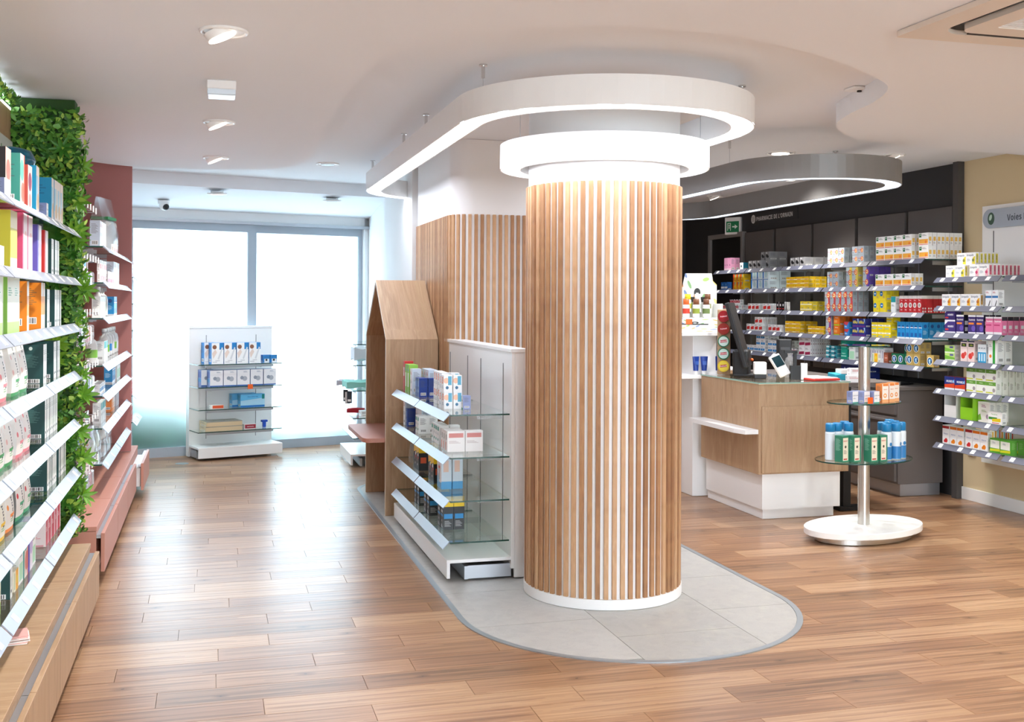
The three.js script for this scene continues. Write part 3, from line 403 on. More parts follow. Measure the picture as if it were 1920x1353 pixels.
kind('rose', 0.12, 0.22, 0.1, '#f3dfe0', (F) => { F.R(0, 0, 0.22, 1, '#d44b74'); F.C(0.65, 0.5, 0.2, '#f0b8b4'); }, { sideC: '#d44b74' });
kind('lilac', 0.1, 0.2, 0.1, '#eee8f2', (F) => { F.R(0, 0, 0.3, 1, '#6a5db8'); F.C(0.65, 0.5, 0.2, '#c8b4de'); }, { sideC: '#6a5db8' });
kind('scarlet', 0.09, 0.19, 0.09, '#f4ebe8', (F) => { F.R(0, 0, 0.3, 1, '#d4332c'); }, { sideC: '#d4332c' });
kind('forest', 0.045, 0.165, 0.1, '#f1f3f0', (F) => { F.L(0.2, 0.15, 0.6, 3, '#9aa7a0', 0.02); F.R(0.1, 0.55, 0.8, 0.2, '#dfe8e0'); F.R(0.3, 0.82, 0.4, 0.06, '#1f4b47'); }, { sideC: '#1c4a4a', side: (s) => { s.C(0.5, 0.1, 0.045, '#d8e6e2'); s.L(0.15, 0.25, 0.7, 12, '#5d8a86', 0.012); s.bar(0.15, 0.84, 0.7, 0.1); } });
kind('limeWhite', 0.12, 0.2, 0.12, '#eef2e2', (F) => { F.R(0, 0.8, 1, 0.2, '#a9cf6a'); F.L(0.15, 0.2, 0.6, 4, '#7a8', 0.018); }, { side: (s) => { s.R(0, 0, 0.12, 1, '#8cc152'); s.R(0.88, 0, 0.12, 1, '#8cc152'); s.L(0.2, 0.14, 0.6, 12, '#7f8f88', 0.014); } });
kind('amber', 0.05, 0.19, 0.09, '#f8efe2', (F) => { F.R(0, 0.3, 1, 0.4, '#f3a63a'); }, { sideC: '#f08a1a' });
kind('redCarton', 0.09, 0.115, 0.11, '#f3e3e3', (F) => { F.R(0, 0, 0.8, 1, '#c9213f'); F.L(0.1, 0.3, 0.5, 3, '#f3c9cf', 0.03); }, { side: (s) => { s.L(0.15, 0.55, 0.7, 4, '#e58b99', 0.02); s.R(0.1, 0.88, 0.8, 0.06, '#e8a4ae'); } });
kind('oralOrange', 0.06, 0.094, 0.05, '#fbfbfb', (F) => { F.R(0.28, 0.1, 0.44, 0.4, '#ef6a2c'); F.V('Oral', 0.5, 0.3, 0.13, '#fff'); F.L(0.2, 0.62, 0.6, 3, '#9ab', 0.03); }, { sideC: '#eef2f4', side: (s) => { s.C(0.3, 0.3, 0.16, '#f2c3a6'); s.R(0.5, 0.05, 0.4, 0.5, '#5aa9c8'); s.C(0.4, 0.7, 0.09, '#3b6f94'); } });
kind('brushRed', 0.05, 0.2, 0.06, '#d5262c', (F) => { F.R(0.2, 0.2, 0.6, 0.3, '#f3e9e6'); F.T('1', 0.5, 0.35, 0.14, '#c22'); }, {});
kind('brushGreen', 0.07, 0.185, 0.06, '#93d04a', (F) => { F.R(0, 0, 1, 0.14, '#7cc032'); F.C(0.5, 0.2, 0.06, '#1d7fb0'); F.R(0.15, 0.3, 0.7, 0.5, '#e7f4d4'); }, {});
kind('brushWhite', 0.07, 0.165, 0.06, '#f3f5f8', (F) => { F.L(0.1, 0.12, 0.7, 3, '#c77', 0.018); F.L(0.1, 0.45, 0.8, 4, '#9ab', 0.016); F.bar(0.2, 0.78, 0.6, 0.12); }, { sideC: '#cfdfee' });
kind('brushNavy', 0.055, 0.12, 0.055, '#1f3f92', (F) => { F.R(0.1, 0.15, 0.8, 0.3, '#3a63b8'); F.L(0.1, 0.6, 0.7, 4, '#9fb4e2', 0.02); });
kind('toothMint', 0.055, 0.11, 0.06, '#f7f9f8', (F) => { F.R(0.1, 0.08, 0.8, 0.2, '#3fa48c'); F.L(0.1, 0.4, 0.7, 3, '#9ab', 0.018); F.R(0.1, 0.7, 0.5, 0.12, '#3fa48c'); });
kind('toothPink', 0.055, 0.115, 0.1, '#fafafa', (F) => { F.bar(0.3, 0.14, 0.5, 0.32); F.R(0.15, 0.55, 0.28, 0.38, '#ef7a5c'); }, { sideC: '#f4efee', side: (s) => { s.R(0.1, 0.1, 0.8, 0.2, '#d98a86'); s.L(0.1, 0.45, 0.7, 3, '#cbb', 0.02); } });
kind('apaisyl', 0.075, 0.188, 0.06, '#1a1a1c', (F) => { F.G([[0, 0], [1, 0], [1, 0.22], [0, 0.36]], '#f7cf1a'); F.T('APAISYL', 0.5, 0.1, 0.07, '#333'); F.R(0.1, 0.16, 0.6, 0.06, '#2a9fd0'); F.C(0.35, 0.46, 0.05, '#dfe9ee'); F.C(0.65, 0.46, 0.05, '#dfe9ee'); F.R(0.05, 0.54, 0.9, 0.08, '#2a8fd0'); F.T('CE', 0.5, 0.74, 0.08, '#fff'); F.L(0.15, 0.86, 0.7, 3, '#ddd', 0.014); }, { sideC: '#1a1a1c', side: (s) => { s.R(0, 0, 1, 0.3, '#f7cf1a'); s.R(0.1, 0.5, 0.8, 0.14, '#2a8fd0'); s.L(0.15, 0.7, 0.7, 5, '#bbb', 0.016); } });
kind('apaisylRed', 0.085, 0.175, 0.06, '#1a1a1c', (F) => { F.G([[0, 0], [1, 0], [1, 0.32], [0, 0.42]], '#f7cf1a'); F.T('APAISYL', 0.5, 0.12, 0.08, '#333'); F.C(0.68, 0.44, 0.07, '#fff'); F.C(0.78, 0.54, 0.05, '#e23'); F.L(0.15, 0.55, 0.5, 3, '#a66', 0.02); F.T('CE', 0.5, 0.8, 0.09, '#fff'); }, { sideC: '#1a1a1c', side: (s) => { s.R(0, 0, 1, 0.35, '#f7cf1a'); s.R(0.2, 0.5, 0.6, 0.2, '#d9562c'); } });
kind('comb', 0.12, 0.205, 0.06, '#f2f6fa', (F) => { F.T('ASSY', 0.55, 0.12, 0.1, '#2a8fc0'); F.L(0.2, 0.26, 0.6, 2, '#d66', 0.012); F.C(0.5, 0.46, 0.14, '#b9c4cc'); F.R(0.32, 0.38, 0.36, 0.07, '#d0402e'); F.R(0.34, 0.58, 0.32, 0.18, '#a9b6c0'); F.R(0, 0.82, 1, 0.18, '#4a9fd4'); F.G([[0, 0.45], [0.6, 0.85], [0, 0.85]], '#7cb8dd'); }, { sideC: '#c9d6e0', side: (s) => { s.R(0.2, 0.2, 0.5, 0.3, '#d9b9a8'); s.R(0, 0.75, 1, 0.25, '#4a9fd4'); } });
kind('electroBlue', 0.115, 0.2, 0.09, '#f4f6f8', (F) => { F.R(0.65, 0, 0.35, 0.32, '#1d7fc6'); F.C(0.25, 0.2, 0.1, '#8a5a42'); F.G([[0.05, 0.5], [0.3, 0.3], [0.45, 0.45], [0.15, 0.75]], '#e8d6cc'); F.G([[0.5, 0.75], [0.85, 0.2], [0.95, 0.25], [0.62, 0.8]], '#d7dbe0'); F.T('OMRON', 0.5, 0.84, 0.06, '#889', ''); F.L(0.1, 0.9, 0.6, 1, '#99a', 0.02); }, { sideC: '#1d7fc6', name: 'device_box' });
kind('electroGrey', 0.125, 0.155, 0.1, '#eeeef2', (F) => { F.C(0.6, 0.55, 0.15, '#aab0bc'); F.C(0.38, 0.5, 0.11, '#8a93a2'); F.L(0.5, 0.1, 0.4, 2, '#8895ad', 0.02); F.R(0, 0.93, 1, 0.07, '#2b5fa8'); }, { sideC: '#7488b8', side: (s) => { s.R(0.1, 0.1, 0.8, 0.35, '#4a63a6'); s.R(0.1, 0.5, 0.8, 0.2, '#3f87b8'); }, name: 'device_box' });
kind('gloveBlue', 0.24, 0.125, 0.08, '#5db3e2', (F) => { F.G([[0, 0.5], [1, 0.3], [1, 0.85], [0, 0.85]], '#a9d8f0'); F.T('blue-nitril 100', 0.5, 0.2, 0.12, '#1d5fa8'); F.R(0.88, 0.04, 0.1, 0.35, '#0f7f7c'); F.R(0, 0.86, 1, 0.14, '#1673c0'); }, { name: 'glove_box' });
kind('smallBlue', 0.07, 0.075, 0.06, '#2a7fc4', (F) => { F.R(0.2, 0.5, 0.7, 0.5, '#e6ecf0'); F.C(0.5, 0.65, 0.14, '#333'); }, { name: 'device_box' });
kind('orangeFlat', 0.13, 0.035, 0.05, '#f4efe9', (F) => F.R(0.15, 0.1, 0.8, 0.8, '#e2592b'), {});
kind('woodFlat', 0.35, 0.045, 0.2, '#d8c29c', (F) => F.R(0, 0, 1, 0.15, '#9a968c'), { name: 'flat_box', top: '#9a968c' });
kind('redFlat', 0.12, 0.045, 0.06, '#f0e6e6', (F) => { F.R(0.05, 0.08, 0.9, 0.84, '#a32a3c'); F.T('secours', 0.5, 0.5, 0.4, '#f0d8da'); }, {});
kind('creamOrange', 0.055, 0.12, 0.055, '#f7efe6', (F) => { F.R(0.12, 0, 0.8, 0.12, '#ee8a3e'); F.T('Alpha 5', 0.5, 0.3, 0.07, '#d5662a'); F.C(0.45, 0.62, 0.12, '#f1a45c'); F.C(0.45, 0.62, 0.05, '#fff'); F.R(0, 0.82, 1, 0.18, '#f2b27a'); }, { sideC: '#ee8a3e' });
kind('coldWhite', 0.055, 0.075, 0.045, '#f4f5f6', (F) => { F.T('Coldcrem', 0.5, 0.35, 0.16, '#567', ''); F.L(0.15, 0.55, 0.6, 2, '#9ab', 0.03); F.R(0, 0.9, 1, 0.1, '#4fae9c'); }, { sideC: '#8a97c4' });
kind('lotionGreen', 0.065, 0.165, 0.06, '#2f7f63', (F) => { F.R(0.12, 0.08, 0.7, 0.86, '#e9dfcc'); F.T('INSECT', 0.47, 0.2, 0.07, '#b5392e'); F.C(0.47, 0.42, 0.05, '#4a4a3a'); F.L(0.22, 0.55, 0.5, 5, '#8a8472', 0.014); F.R(0.2, 0.86, 0.5, 0.05, '#b5392e'); }, { side: (s) => s.L(0.15, 0.12, 0.7, 14, '#8fc0ac', 0.014) });
kind('navySand', 0.26, 0.06, 0.2, '#1b2a70', (F) => { F.T('SANDOZ', 0.66, 0.55, 0.55, '#f2f4fa'); F.T('A', 0.2, 0.55, 0.5, '#f2f4fa'); }, { name: 'carton', sideC: '#1b2a70' });
kind('whiteSmall', 0.12, 0.05, 0.06, '#f5f5f5', (F) => { F.L(0.1, 0.2, 0.7, 3, '#c77', 0.05); }, {});

/* other product shapes */
function pouchGeo(w, h, d) {
  const g = new THREE.BoxGeometry(w, h, d, 4, 8, 2), p = g.attributes.position, uv = g.attributes.uv;
  for (let i = 0; i < p.count; i++) { const x = p.getX(i), y = p.getY(i), z = p.getZ(i), t = Math.min(1, Math.max(0, (y + h / 2) / h)); const k = 1 - Math.pow(t, 1.8) * 0.9; const bulge = (1 - (2 * x / w) ** 2) * 0.25 + 0.75; p.setXYZ(i, x * (1 - 0.06 * t), y + Math.sin(x * 40) * 0.004 * t, z * k * bulge * (0.75 + 0.5 * Math.sin(Math.PI * Math.min(1, t * 1.2)) * 0.5)); uv.setXY(i, (x / w + 0.5) * 0.62, y / h + 0.5); }
  g.computeVertexNormals(); return g;
}
const pouchArt = (a, b) => (F) => { F.C(0.36, 0.13, 0.035, '#333'); F.C(0.62, 0.13, 0.035, '#333'); F.C(0.49, 0.2, 0.022, '#222'); F.V('Panda tea', 0.5, 0.45, 0.15, '#1d1d1d'); F.C(0.15, 0.35, 0.04, a); F.C(0.85, 0.4, 0.035, a); F.C(0.12, 0.6, 0.045, a); F.C(0.85, 0.7, 0.045, a); F.R(0.25, 0.72, 0.45, 0.05, b); F.L(0.3, 0.8, 0.4, 2, '#8b8', 0.016); F.R(0, 0.94, 1, 0.06, b); };
kind('pouchPink', 0.17, 0.22, 0.08, '#efe9e6', pouchArt('#e7707a', '#e7808a'), { geo: pouchGeo, name: 'tea_pouch', cat: 'pouch', rough: 0.5 });
kind('pouchGreen', 0.17, 0.22, 0.08, '#efebe6', pouchArt('#e8b9b4', '#3a9a54'), { geo: pouchGeo, name: 'tea_pouch', cat: 'pouch', rough: 0.5 });
kind('pouchRed', 0.17, 0.23, 0.08, '#f1ece6', pouchArt('#d2333c', '#3aa06a'), { geo: pouchGeo, name: 'tea_pouch', cat: 'pouch', rough: 0.5 });
kind('pouchOrange', 0.16, 0.22, 0.08, '#f3eee6', pouchArt('#f08a24', '#f0862a'), { geo: pouchGeo, name: 'tea_pouch', cat: 'pouch', rough: 0.5 });
kind('pouchYellow', 0.15, 0.22, 0.08, '#f3eee0', pouchArt('#f2c520', '#f4c51c'), { geo: pouchGeo, name: 'tea_pouch', cat: 'pouch', rough: 0.5 });
function lathe(prof, n = 20) { return new THREE.LatheGeometry(prof.map(([r, y]) => new THREE.Vector2(r, y)), n); }
const can = (r, h) => lathe([[0.0001, 0], [r * 0.96, 0], [r, 0.006], [r, h - 0.012], [r * 0.9, h], [0.0001, h]]);
function bottleThing(name, label, group, x, h, D, body, cap, cat = 'bottle') {
  const o = thing(name, label, cat, [x, h, -D], rr(-0.4, 0.4), group); part('body', body[0], body[1], o); part('cap', cap[0], cap[1], o); return o;
}
const bottleBody = lathe([[0.0001, 0], [0.034, 0], [0.037, 0.006], [0.037, 0.11], [0.03, 0.14], [0.014, 0.152], [0.014, 0.165], [0.0001, 0.165]]), bottleCap = lathe([[0.0001, 0.165], [0.017, 0.165], [0.016, 0.195], [0.0001, 0.195]], 14);

/* ---------- shelving ---------- */
// glass shelves with a slanted price rail; dir = 1 faces +x, -1 faces -x
const railG = {};
function bay(o, dir, Xback, Xfront, D0, D1, heights, railM, ticketsPer = 3, railD1 = D1, slots = true) {
  const L = D1 - D0, RL = railD1 - D0;
  heights.forEach((h) => {
    const sh = part('shelf', bx(Math.min(Xback, Xfront), Math.max(Xback, Xfront), h - 0.008, h, D0 + 0.004, D1 - 0.004), M.glass, o);
    part('glass_edge', bx(Math.min(Xback, Xfront), Math.max(Xback, Xfront), h - 0.009, h - 0.001, D0 + 0.001, D0 + 0.004), M.edge, sh);
    if (railM) {
      const r = part('price_rail', new THREE.BoxGeometry(0.004, 0.052, RL - 0.02), railM, o, [Xfront + dir * 0.016, h - 0.016, -(D0 + RL / 2)]); r.rotation.z = dir * 0.75;
      for (let i = 0; i < ticketsPer; i++) part('price_ticket', new THREE.BoxGeometry(0.003, 0.034, 0.04), M.ticket, r, [dir * 0.0032, 0, -RL / 2 + RL * (i + rr(0.3, 0.7)) / ticketsPer]);
    }
    for (const D of [D0 + 0.12, D1 - 0.12]) part('bracket', new THREE.BoxGeometry(Math.abs(Xfront - Xback) * 0.55, 0.03, 0.004), M.alu, o, [Xback + dir * Math.abs(Xfront - Xback) * 0.275, h - 0.026, -D]);
  });
}
// left: timber wall unit
const LH = [1.845, 1.61, 1.385, 1.15, 0.912, 0.675, 0.442];
[[2.9, 3.86, 'timber wall shelf unit holding tea, first bay from the entrance'], [3.86, 4.83, 'timber wall shelf unit holding tea pouches, middle bay'], [4.83, 5.82, 'timber wall shelf unit with dark green boxes, beside the leafy panel']].forEach(([a, b, l], i) => {
  const o = thing('wall_shelf_unit', l, 'shelf unit');
  part('back_panel', bx(XL + 0.002, XL + 0.022, 0.314, 2.43, a + 0.001, b - 0.001), oakV, o);
  part('light_strip', bx(XL + 0.004, XL + 0.024, 2.43, 2.442, a + 0.002, b - 0.002), M.led, o); { const l = new THREE.RectAreaLight(COOL, 10, b - a - 0.02, 0.018); l.position.set(XL + 0.03, 2.445, -(a + b) / 2); l.rotation.order = 'YXZ'; l.rotation.set(0.8, -Math.PI / 2, 0); o.add(l); }
  bay(o, 1, XL + 0.024, -0.65, a, b, LH.map((h) => h), M.rail, 4);
});
{
  const o = thing('shelf_sign', 'grey sign strip with green lettering on the timber back panel', 'sign', [XL + 0.032, 2.2, -5.22], Math.PI / 2);
  part('board', new THREE.BoxGeometry(1.1, 0.14, 0.012), std(0xcfd6d2, 0.6), o);
  const [c, g] = canvas(512, 64); g.fillStyle = '#cfd6d2'; g.fillRect(0, 0, 512, 64); g.fillStyle = '#2f7a45'; g.font = 'bold 40px sans-serif'; g.textBaseline = 'middle'; g.fillText('Tisane & Aroma', 190, 34);
  part('lettering', new THREE.PlaneGeometry(1.08, 0.13).translate(0, 0, 0.0068), std(0xffffff, 0.6, { map: tex(c) }), o);
}
{
  const b = thing('bench_cabinet', 'long low oak bench cabinet under the timber shelves', 'cabinet');
  part('body', bx(XL + 0.003, -0.565, 0.055, 0.285, 2.6, 5.7), oakV, b); part('plinth', bx(XL + 0.01, -0.6, 0.001, 0.055, 2.62, 5.68), M.plastic, b);
  part('top', bx(XL + 0.003, -0.562, 0.287, 0.312, 2.6, 4.8, 0.002), oakH, b); part('top', bx(XL + 0.003, -0.562, 0.287, 0.312, 4.802, 5.72, 0.002), oakH, b);
  for (const [a, c] of [[2.62, 3.69], [3.694, 4.76], [4.764, 5.7]]) { const d = part('drawer_front', bx(-0.54, -0.52, 0.06, 0.276, a, c, 0.002), oakV, b); part('grip_profile', bx(-0.564, -0.541, 0.25, 0.268, a, c), M.alu, d); }
}
{ // leafy end panel
  const o = thing('plant_wall', 'panel covered with green artificial foliage between the timber and pink shelves', 'plant wall');
  part('backing', bx(XL + 0.003, -0.66, 0.313, LOW - 0.002, 5.86, 5.98), M.green, o);
  const lg = new THREE.BufferGeometry(); lg.setAttribute('position', new THREE.Float32BufferAttribute([0, 0, 0, 0.4, 0.35, 0.1, 0, 0.45, 0, -0.4, 0.35, 0.1, 0.26, 0.75, 0.06, 0, 1, -0.05, -0.26, 0.75, 0.06], 3)); lg.setIndex([0, 1, 2, 0, 2, 3, 1, 4, 2, 2, 6, 3, 4, 5, 2, 2, 5, 6]); lg.computeVertexNormals();
  const N = 5200, leaves = new THREE.InstancedMesh(lg, std(0xffffff, 0.45, { side: THREE.DoubleSide }), N); leaves.name = 'foliage'; leaves.userData.kind = 'stuff'; leaves.castShadow = leaves.receiveShadow = true;
  const mt = new THREE.Matrix4(), q = new THREE.Quaternion(), e = new THREE.Euler(), c = new THREE.Color();
  for (let i = 0; i < N; i++) {
    let x, h, D, ry;
    const t = rnd();
    if (t < 0.84) { x = rr(XL + 0.02, -0.635); h = rr(0.33, LOW - 0.06); D = 5.86 - Math.abs(rr(-0.005, 0.06)); ry = 0; } else { x = -0.655 + rr(0, 0.04); h = rr(0.33, LOW - 0.06); D = rr(5.84, 6.0); ry = 1.3; }
    e.set(rr(-0.3, 1.35), ry + rr(-0.9, 0.9), rr(-2.6, 2.6), 'YXZ'); const s = rr(0.022, 0.048);
    mt.compose(P(x, h, D), q.setFromEuler(e), new THREE.Vector3(s * rr(0.5, 0.9), s, s)); leaves.setMatrixAt(i, mt);
    const k = rnd(); leaves.setColorAt(i, k < 0.22 ? c.setRGB(0.38, 0.56, 0.08) : k < 0.7 ? c.setRGB(0.13, 0.34, 0.05) : c.setRGB(0.05, 0.18, 0.03));
  }
  o.add(leaves);
  const st = thing('plant_strip', 'strip of green artificial foliage above the timber back panel', 'plant strip'); part('backing', bx(XL + 0.003, XL + 0.02, 2.45, LOW - 0.003, 3.0, 5.8), M.green, st);
  const l2 = new THREE.InstancedMesh(lg, leaves.material, 700); l2.name = 'foliage'; l2.userData.kind = 'stuff';
  for (let i = 0; i < 700; i++) { e.set(rr(-0.3, 1.35), 1.5 + rr(-0.9, 0.9), rr(-2.6, 2.6), 'YXZ'); const s = rr(0.025, 0.05); mt.compose(P(XL + rr(0.03, 0.07), rr(2.46, LOW - 0.05), rr(3.0, 5.75)), q.setFromEuler(e), new THREE.Vector3(s * rr(0.5, 0.9), s, s)); l2.setMatrixAt(i, mt); const k = rnd(); l2.setColorAt(i, k < 0.25 ? c.setRGB(0.36, 0.55, 0.08) : k < 0.7 ? c.setRGB(0.13, 0.32, 0.05) : c.setRGB(0.05, 0.17, 0.03)); }
  st.add(l2);
  const ros = mergeGeometries([0, 1, 2, 3, 4, 5, 6, 7, 8].map((k) => { const g = lg.clone(); g.scale(0.028, 0.075, 0.075); g.rotateX(0.75 - (k % 3) * 0.2); g.rotateZ(k * 0.7); return g; }));
  const rm = [0x6aa02a, 0x3f7d24, 0x89b838].map((v) => std(v, 0.45, { side: THREE.DoubleSide }));
  for (let i = 0; i < 46; i++) { const edge = i % 3 === 0; const r = part(i ? `leaf_rosette_${String(i).padStart(3, '0')}` : 'leaf_rosette', ros, rm[i % 3], o, [edge ? rr(-0.65, -0.615) : rr(-0.93, -0.66), rr(0.36, LOW - 0.12), -rr(5.79, edge ? 5.9 : 5.82)]); r.rotation.set(rr(-0.4, 0.2), edge ? rr(0.2, 1.1) : rr(-0.4, 0.4), rnd() * 6); r.scale.setScalar(rr(0.6, 1.15)); }
}
// pink wall unit
const PH = [1.833, 1.614, 1.397, 1.11, 0.925, 0.73, 0.512];
{
  const w = thing('pink_end_panel', 'tall dusty pink panel closing the pink shelving towards the window', 'panel'); part('board', bx(XL + 0.003, -0.6, 0.32, LOW + 0.08, 9.08, 9.12), M.pink, w);
  [[6.02, 7.04, 'pink wall shelf unit with hooks of blister packs, next to the leafy panel'], [7.04, 8.06, 'pink wall shelf unit in the middle of the pink wall'], [8.06, 9.07, 'pink wall shelf unit with bottles beside the pink end panel']].forEach(([a, b, l], i) => {
    const o = thing('wall_shelf_unit', l, 'shelf unit'); part('back_panel', bx(XL + 0.003, XL + 0.02, 0.32, LOW - 0.01, a + 0.001, b - 0.001), M.pink, o);
    if (i) bay(o, 1, XL + 0.022, -0.63, a, b, PH, M.rail, 3);
    else for (const [h, n] of [[2.0, 5], [1.72, 6], [1.42, 6], [1.12, 6], [0.82, 6], [0.56, 6]]) { part('bar', bx(XL + 0.02, XL + 0.035, h, h + 0.025, a + 0.02, b - 0.02), M.chrome, o); for (let k = 0; k < n; k++) { const hk = part('hook', new THREE.CylinderGeometry(0.003, 0.003, 0.3, 8).rotateZ(Math.PI / 2), M.chrome, o, [XL + 0.18, h + 0.01, -(a + 0.1 + k * 0.15)]); part('hook_tip', new THREE.BoxGeometry(0.004, 0.035, 0.03), M.ticket, hk, [0.15, 0.008, 0]); } }
  });
  const names = ['nearest the leafy panel', 'second along from the leafy panel', 'third along from the leafy panel'];
  [[6.12, 6.98], [6.984, 7.82], [7.824, 8.68], [8.684, 9.5]].forEach(([a, b], i) => {
    const f = i === 3 ? 0.05 : 0, o = thing('low_cabinet', i === 3 ? 'low dusty pink drawer cabinet with its drawer pulled open' : `low dusty pink drawer cabinet ${names[i]}`, 'cabinet');
    part('body', bx(XL + 0.003, -0.575, 0.07, 0.288, a + 0.002, b - 0.002), M.pinkCab, o); part('plinth', bx(XL + 0.01, -0.62, 0.001, 0.07, a + 0.01, b - 0.01), M.plastic, o); part('top', bx(XL + 0.003, -0.572, 0.29, 0.314, a + 0.001, b - 0.001, 0.002), M.pinkCab, o);
    const d = part('drawer_front', bx(-0.552 + f, -0.533 + f, 0.075, 0.278, a + 0.003, b - 0.003, 0.002), M.pinkCab, o); part('grip_profile', bx(-0.574 + f, -0.553 + f, 0.252, 0.27, a + 0.003, b - 0.003), M.alu, d);
    if (f) part('drawer_box', bx(-0.573, -0.556 + f, 0.1, 0.24, a + 0.03, b - 0.03), M.lacquer, d);
  });
  const s = thing('category_sign', 'small pink sign card standing above the hooks', 'sign', [-0.8, 2.1, -6.5], 0.5); part('card', new THREE.BoxGeometry(0.22, 0.13, 0.006), std(0xb58c92, 0.6), s); part('foot', new THREE.BoxGeometry(0.2, 0.012, 0.03).translate(0, -0.07, 0), M.clear, s);
}

/* gondola: white back panel with uprights, four glass shelves a side bay and a base */
function gondola(name, label, base, turn, bays, W, H, heights, depth, rail) { // local: x along, z to the front, origin at the left foot of the back panel
  const o = thing(name, label, 'gondola', base, turn), L = W * bays;
  part('back_panel', new RoundedBoxGeometry(L, H - 0.06, 0.02, 1, 0.002).translate(L / 2, (H + 0.06) / 2, 0.0), M.lacquer, o);
  part('rear_panel', new RoundedBoxGeometry(L, H - 0.02, 0.02, 1, 0.002).translate(L / 2, H / 2, -0.07), M.lacquer, o);
  part('side_panel', new RoundedBoxGeometry(0.02, H - 0.02, 0.05, 1, 0.002).translate(0.012, H / 2, -0.035), M.white, o); part('side_panel', new RoundedBoxGeometry(0.02, H - 0.02, 0.05, 1, 0.002).translate(L - 0.012, H / 2, -0.035), M.white, o);
  part('top_cap', new RoundedBoxGeometry(L + 0.004, 0.022, 0.1, 1, 0.003).translate(L / 2, H, -0.035), M.lacquer, o);
  for (let b = 0; b < bays; b++) {
    const x = b * W;
    const bs = part('base_shelf', mergeGeometries([new RoundedBoxGeometry(W - 0.004, 0.018, depth, 1, 0.002).translate(x + W / 2, 0.115, depth / 2 + 0.01), new RoundedBoxGeometry(W - 0.004, 0.085, 0.018, 1, 0.002).translate(x + W / 2, 0.068, depth)]), M.lacquer, o);
    part('kick_rail', new THREE.BoxGeometry(W - 0.02, 0.07, 0.02).translate(x + W / 2, 0.05, depth * 0.72), M.alu, o); part('kick_rail', new THREE.BoxGeometry(0.02, 0.07, depth * 0.7).translate(b ? x + W - 0.03 : x + 0.03, 0.05, depth * 0.36), M.alu, o);
    for (const t of [0.2, 0.8]) part('slotted_upright', new THREE.BoxGeometry(0.004, H - 0.25, 0.003).translate(x + W * t, H / 2 + 0.05, 0.0115), std(0x5a5a5e, 0.6), o);
    heights.forEach((h) => {
      const s = part('shelf', new THREE.BoxGeometry(W - 0.01, 0.008, depth - 0.03).translate(x + W / 2, h - 0.004, depth / 2 + 0.005), M.glass, o);
      part('glass_edge', mergeGeometries([new THREE.BoxGeometry(0.003, 0.008, depth - 0.03).translate(x + W - 0.0035, h - 0.004, depth / 2 + 0.005), new THREE.BoxGeometry(0.003, 0.008, depth - 0.03).translate(x + 0.0035, h - 0.004, depth / 2 + 0.005), new THREE.BoxGeometry(W - 0.01, 0.008, 0.002).translate(x + W / 2, h - 0.004, depth - 0.009)]), M.edge, s);
      if (rail) { const r = part('price_rail', new THREE.BoxGeometry(W - 0.02, 0.052, 0.004), rail, o, [x + W / 2, h - 0.016, depth + 0.012]); r.rotation.x = -0.75; } else part('support_rail', new THREE.BoxGeometry(W - 0.16, 0.022, 0.006).translate(x + W / 2, h - 0.022, depth - 0.04), M.alu, o);
      for (const t of [0.2, 0.8]) part('bracket', new THREE.BoxGeometry(0.004, 0.035, 0.14).translate(x + W * t, h - 0.028, 0.09), M.clear, o);
    });
  }
  return o;
}
const GH = [0.9, 0.67, 0.438, 0.218];
gondola('gondola', 'white two-bay gondola with glass shelves beside the round column', [1.585, 0, -7.46], -Math.PI / 2, 2, 0.873, 1.24, GH, 0.355, M.rail);
const WG = [-0.2, 10.93], wgA = 18 * Math.PI / 180;
gondola('gondola', 'white gondola with glass shelves standing in front of the window', [WG[0], 0, -WG[1]], wgA, 1, 0.83, 1.25, [0.905, 0.69, 0.48, 0.27], 0.3, null);
gondola('gondola', 'white gondola with textiles between the window and the wooden house', [1.535, 0, -10.75], -Math.PI / 2, 1, 0.85, 1.22, [1.12, 0.93, 0.7, 0.45, 0.27], 0.3, null);

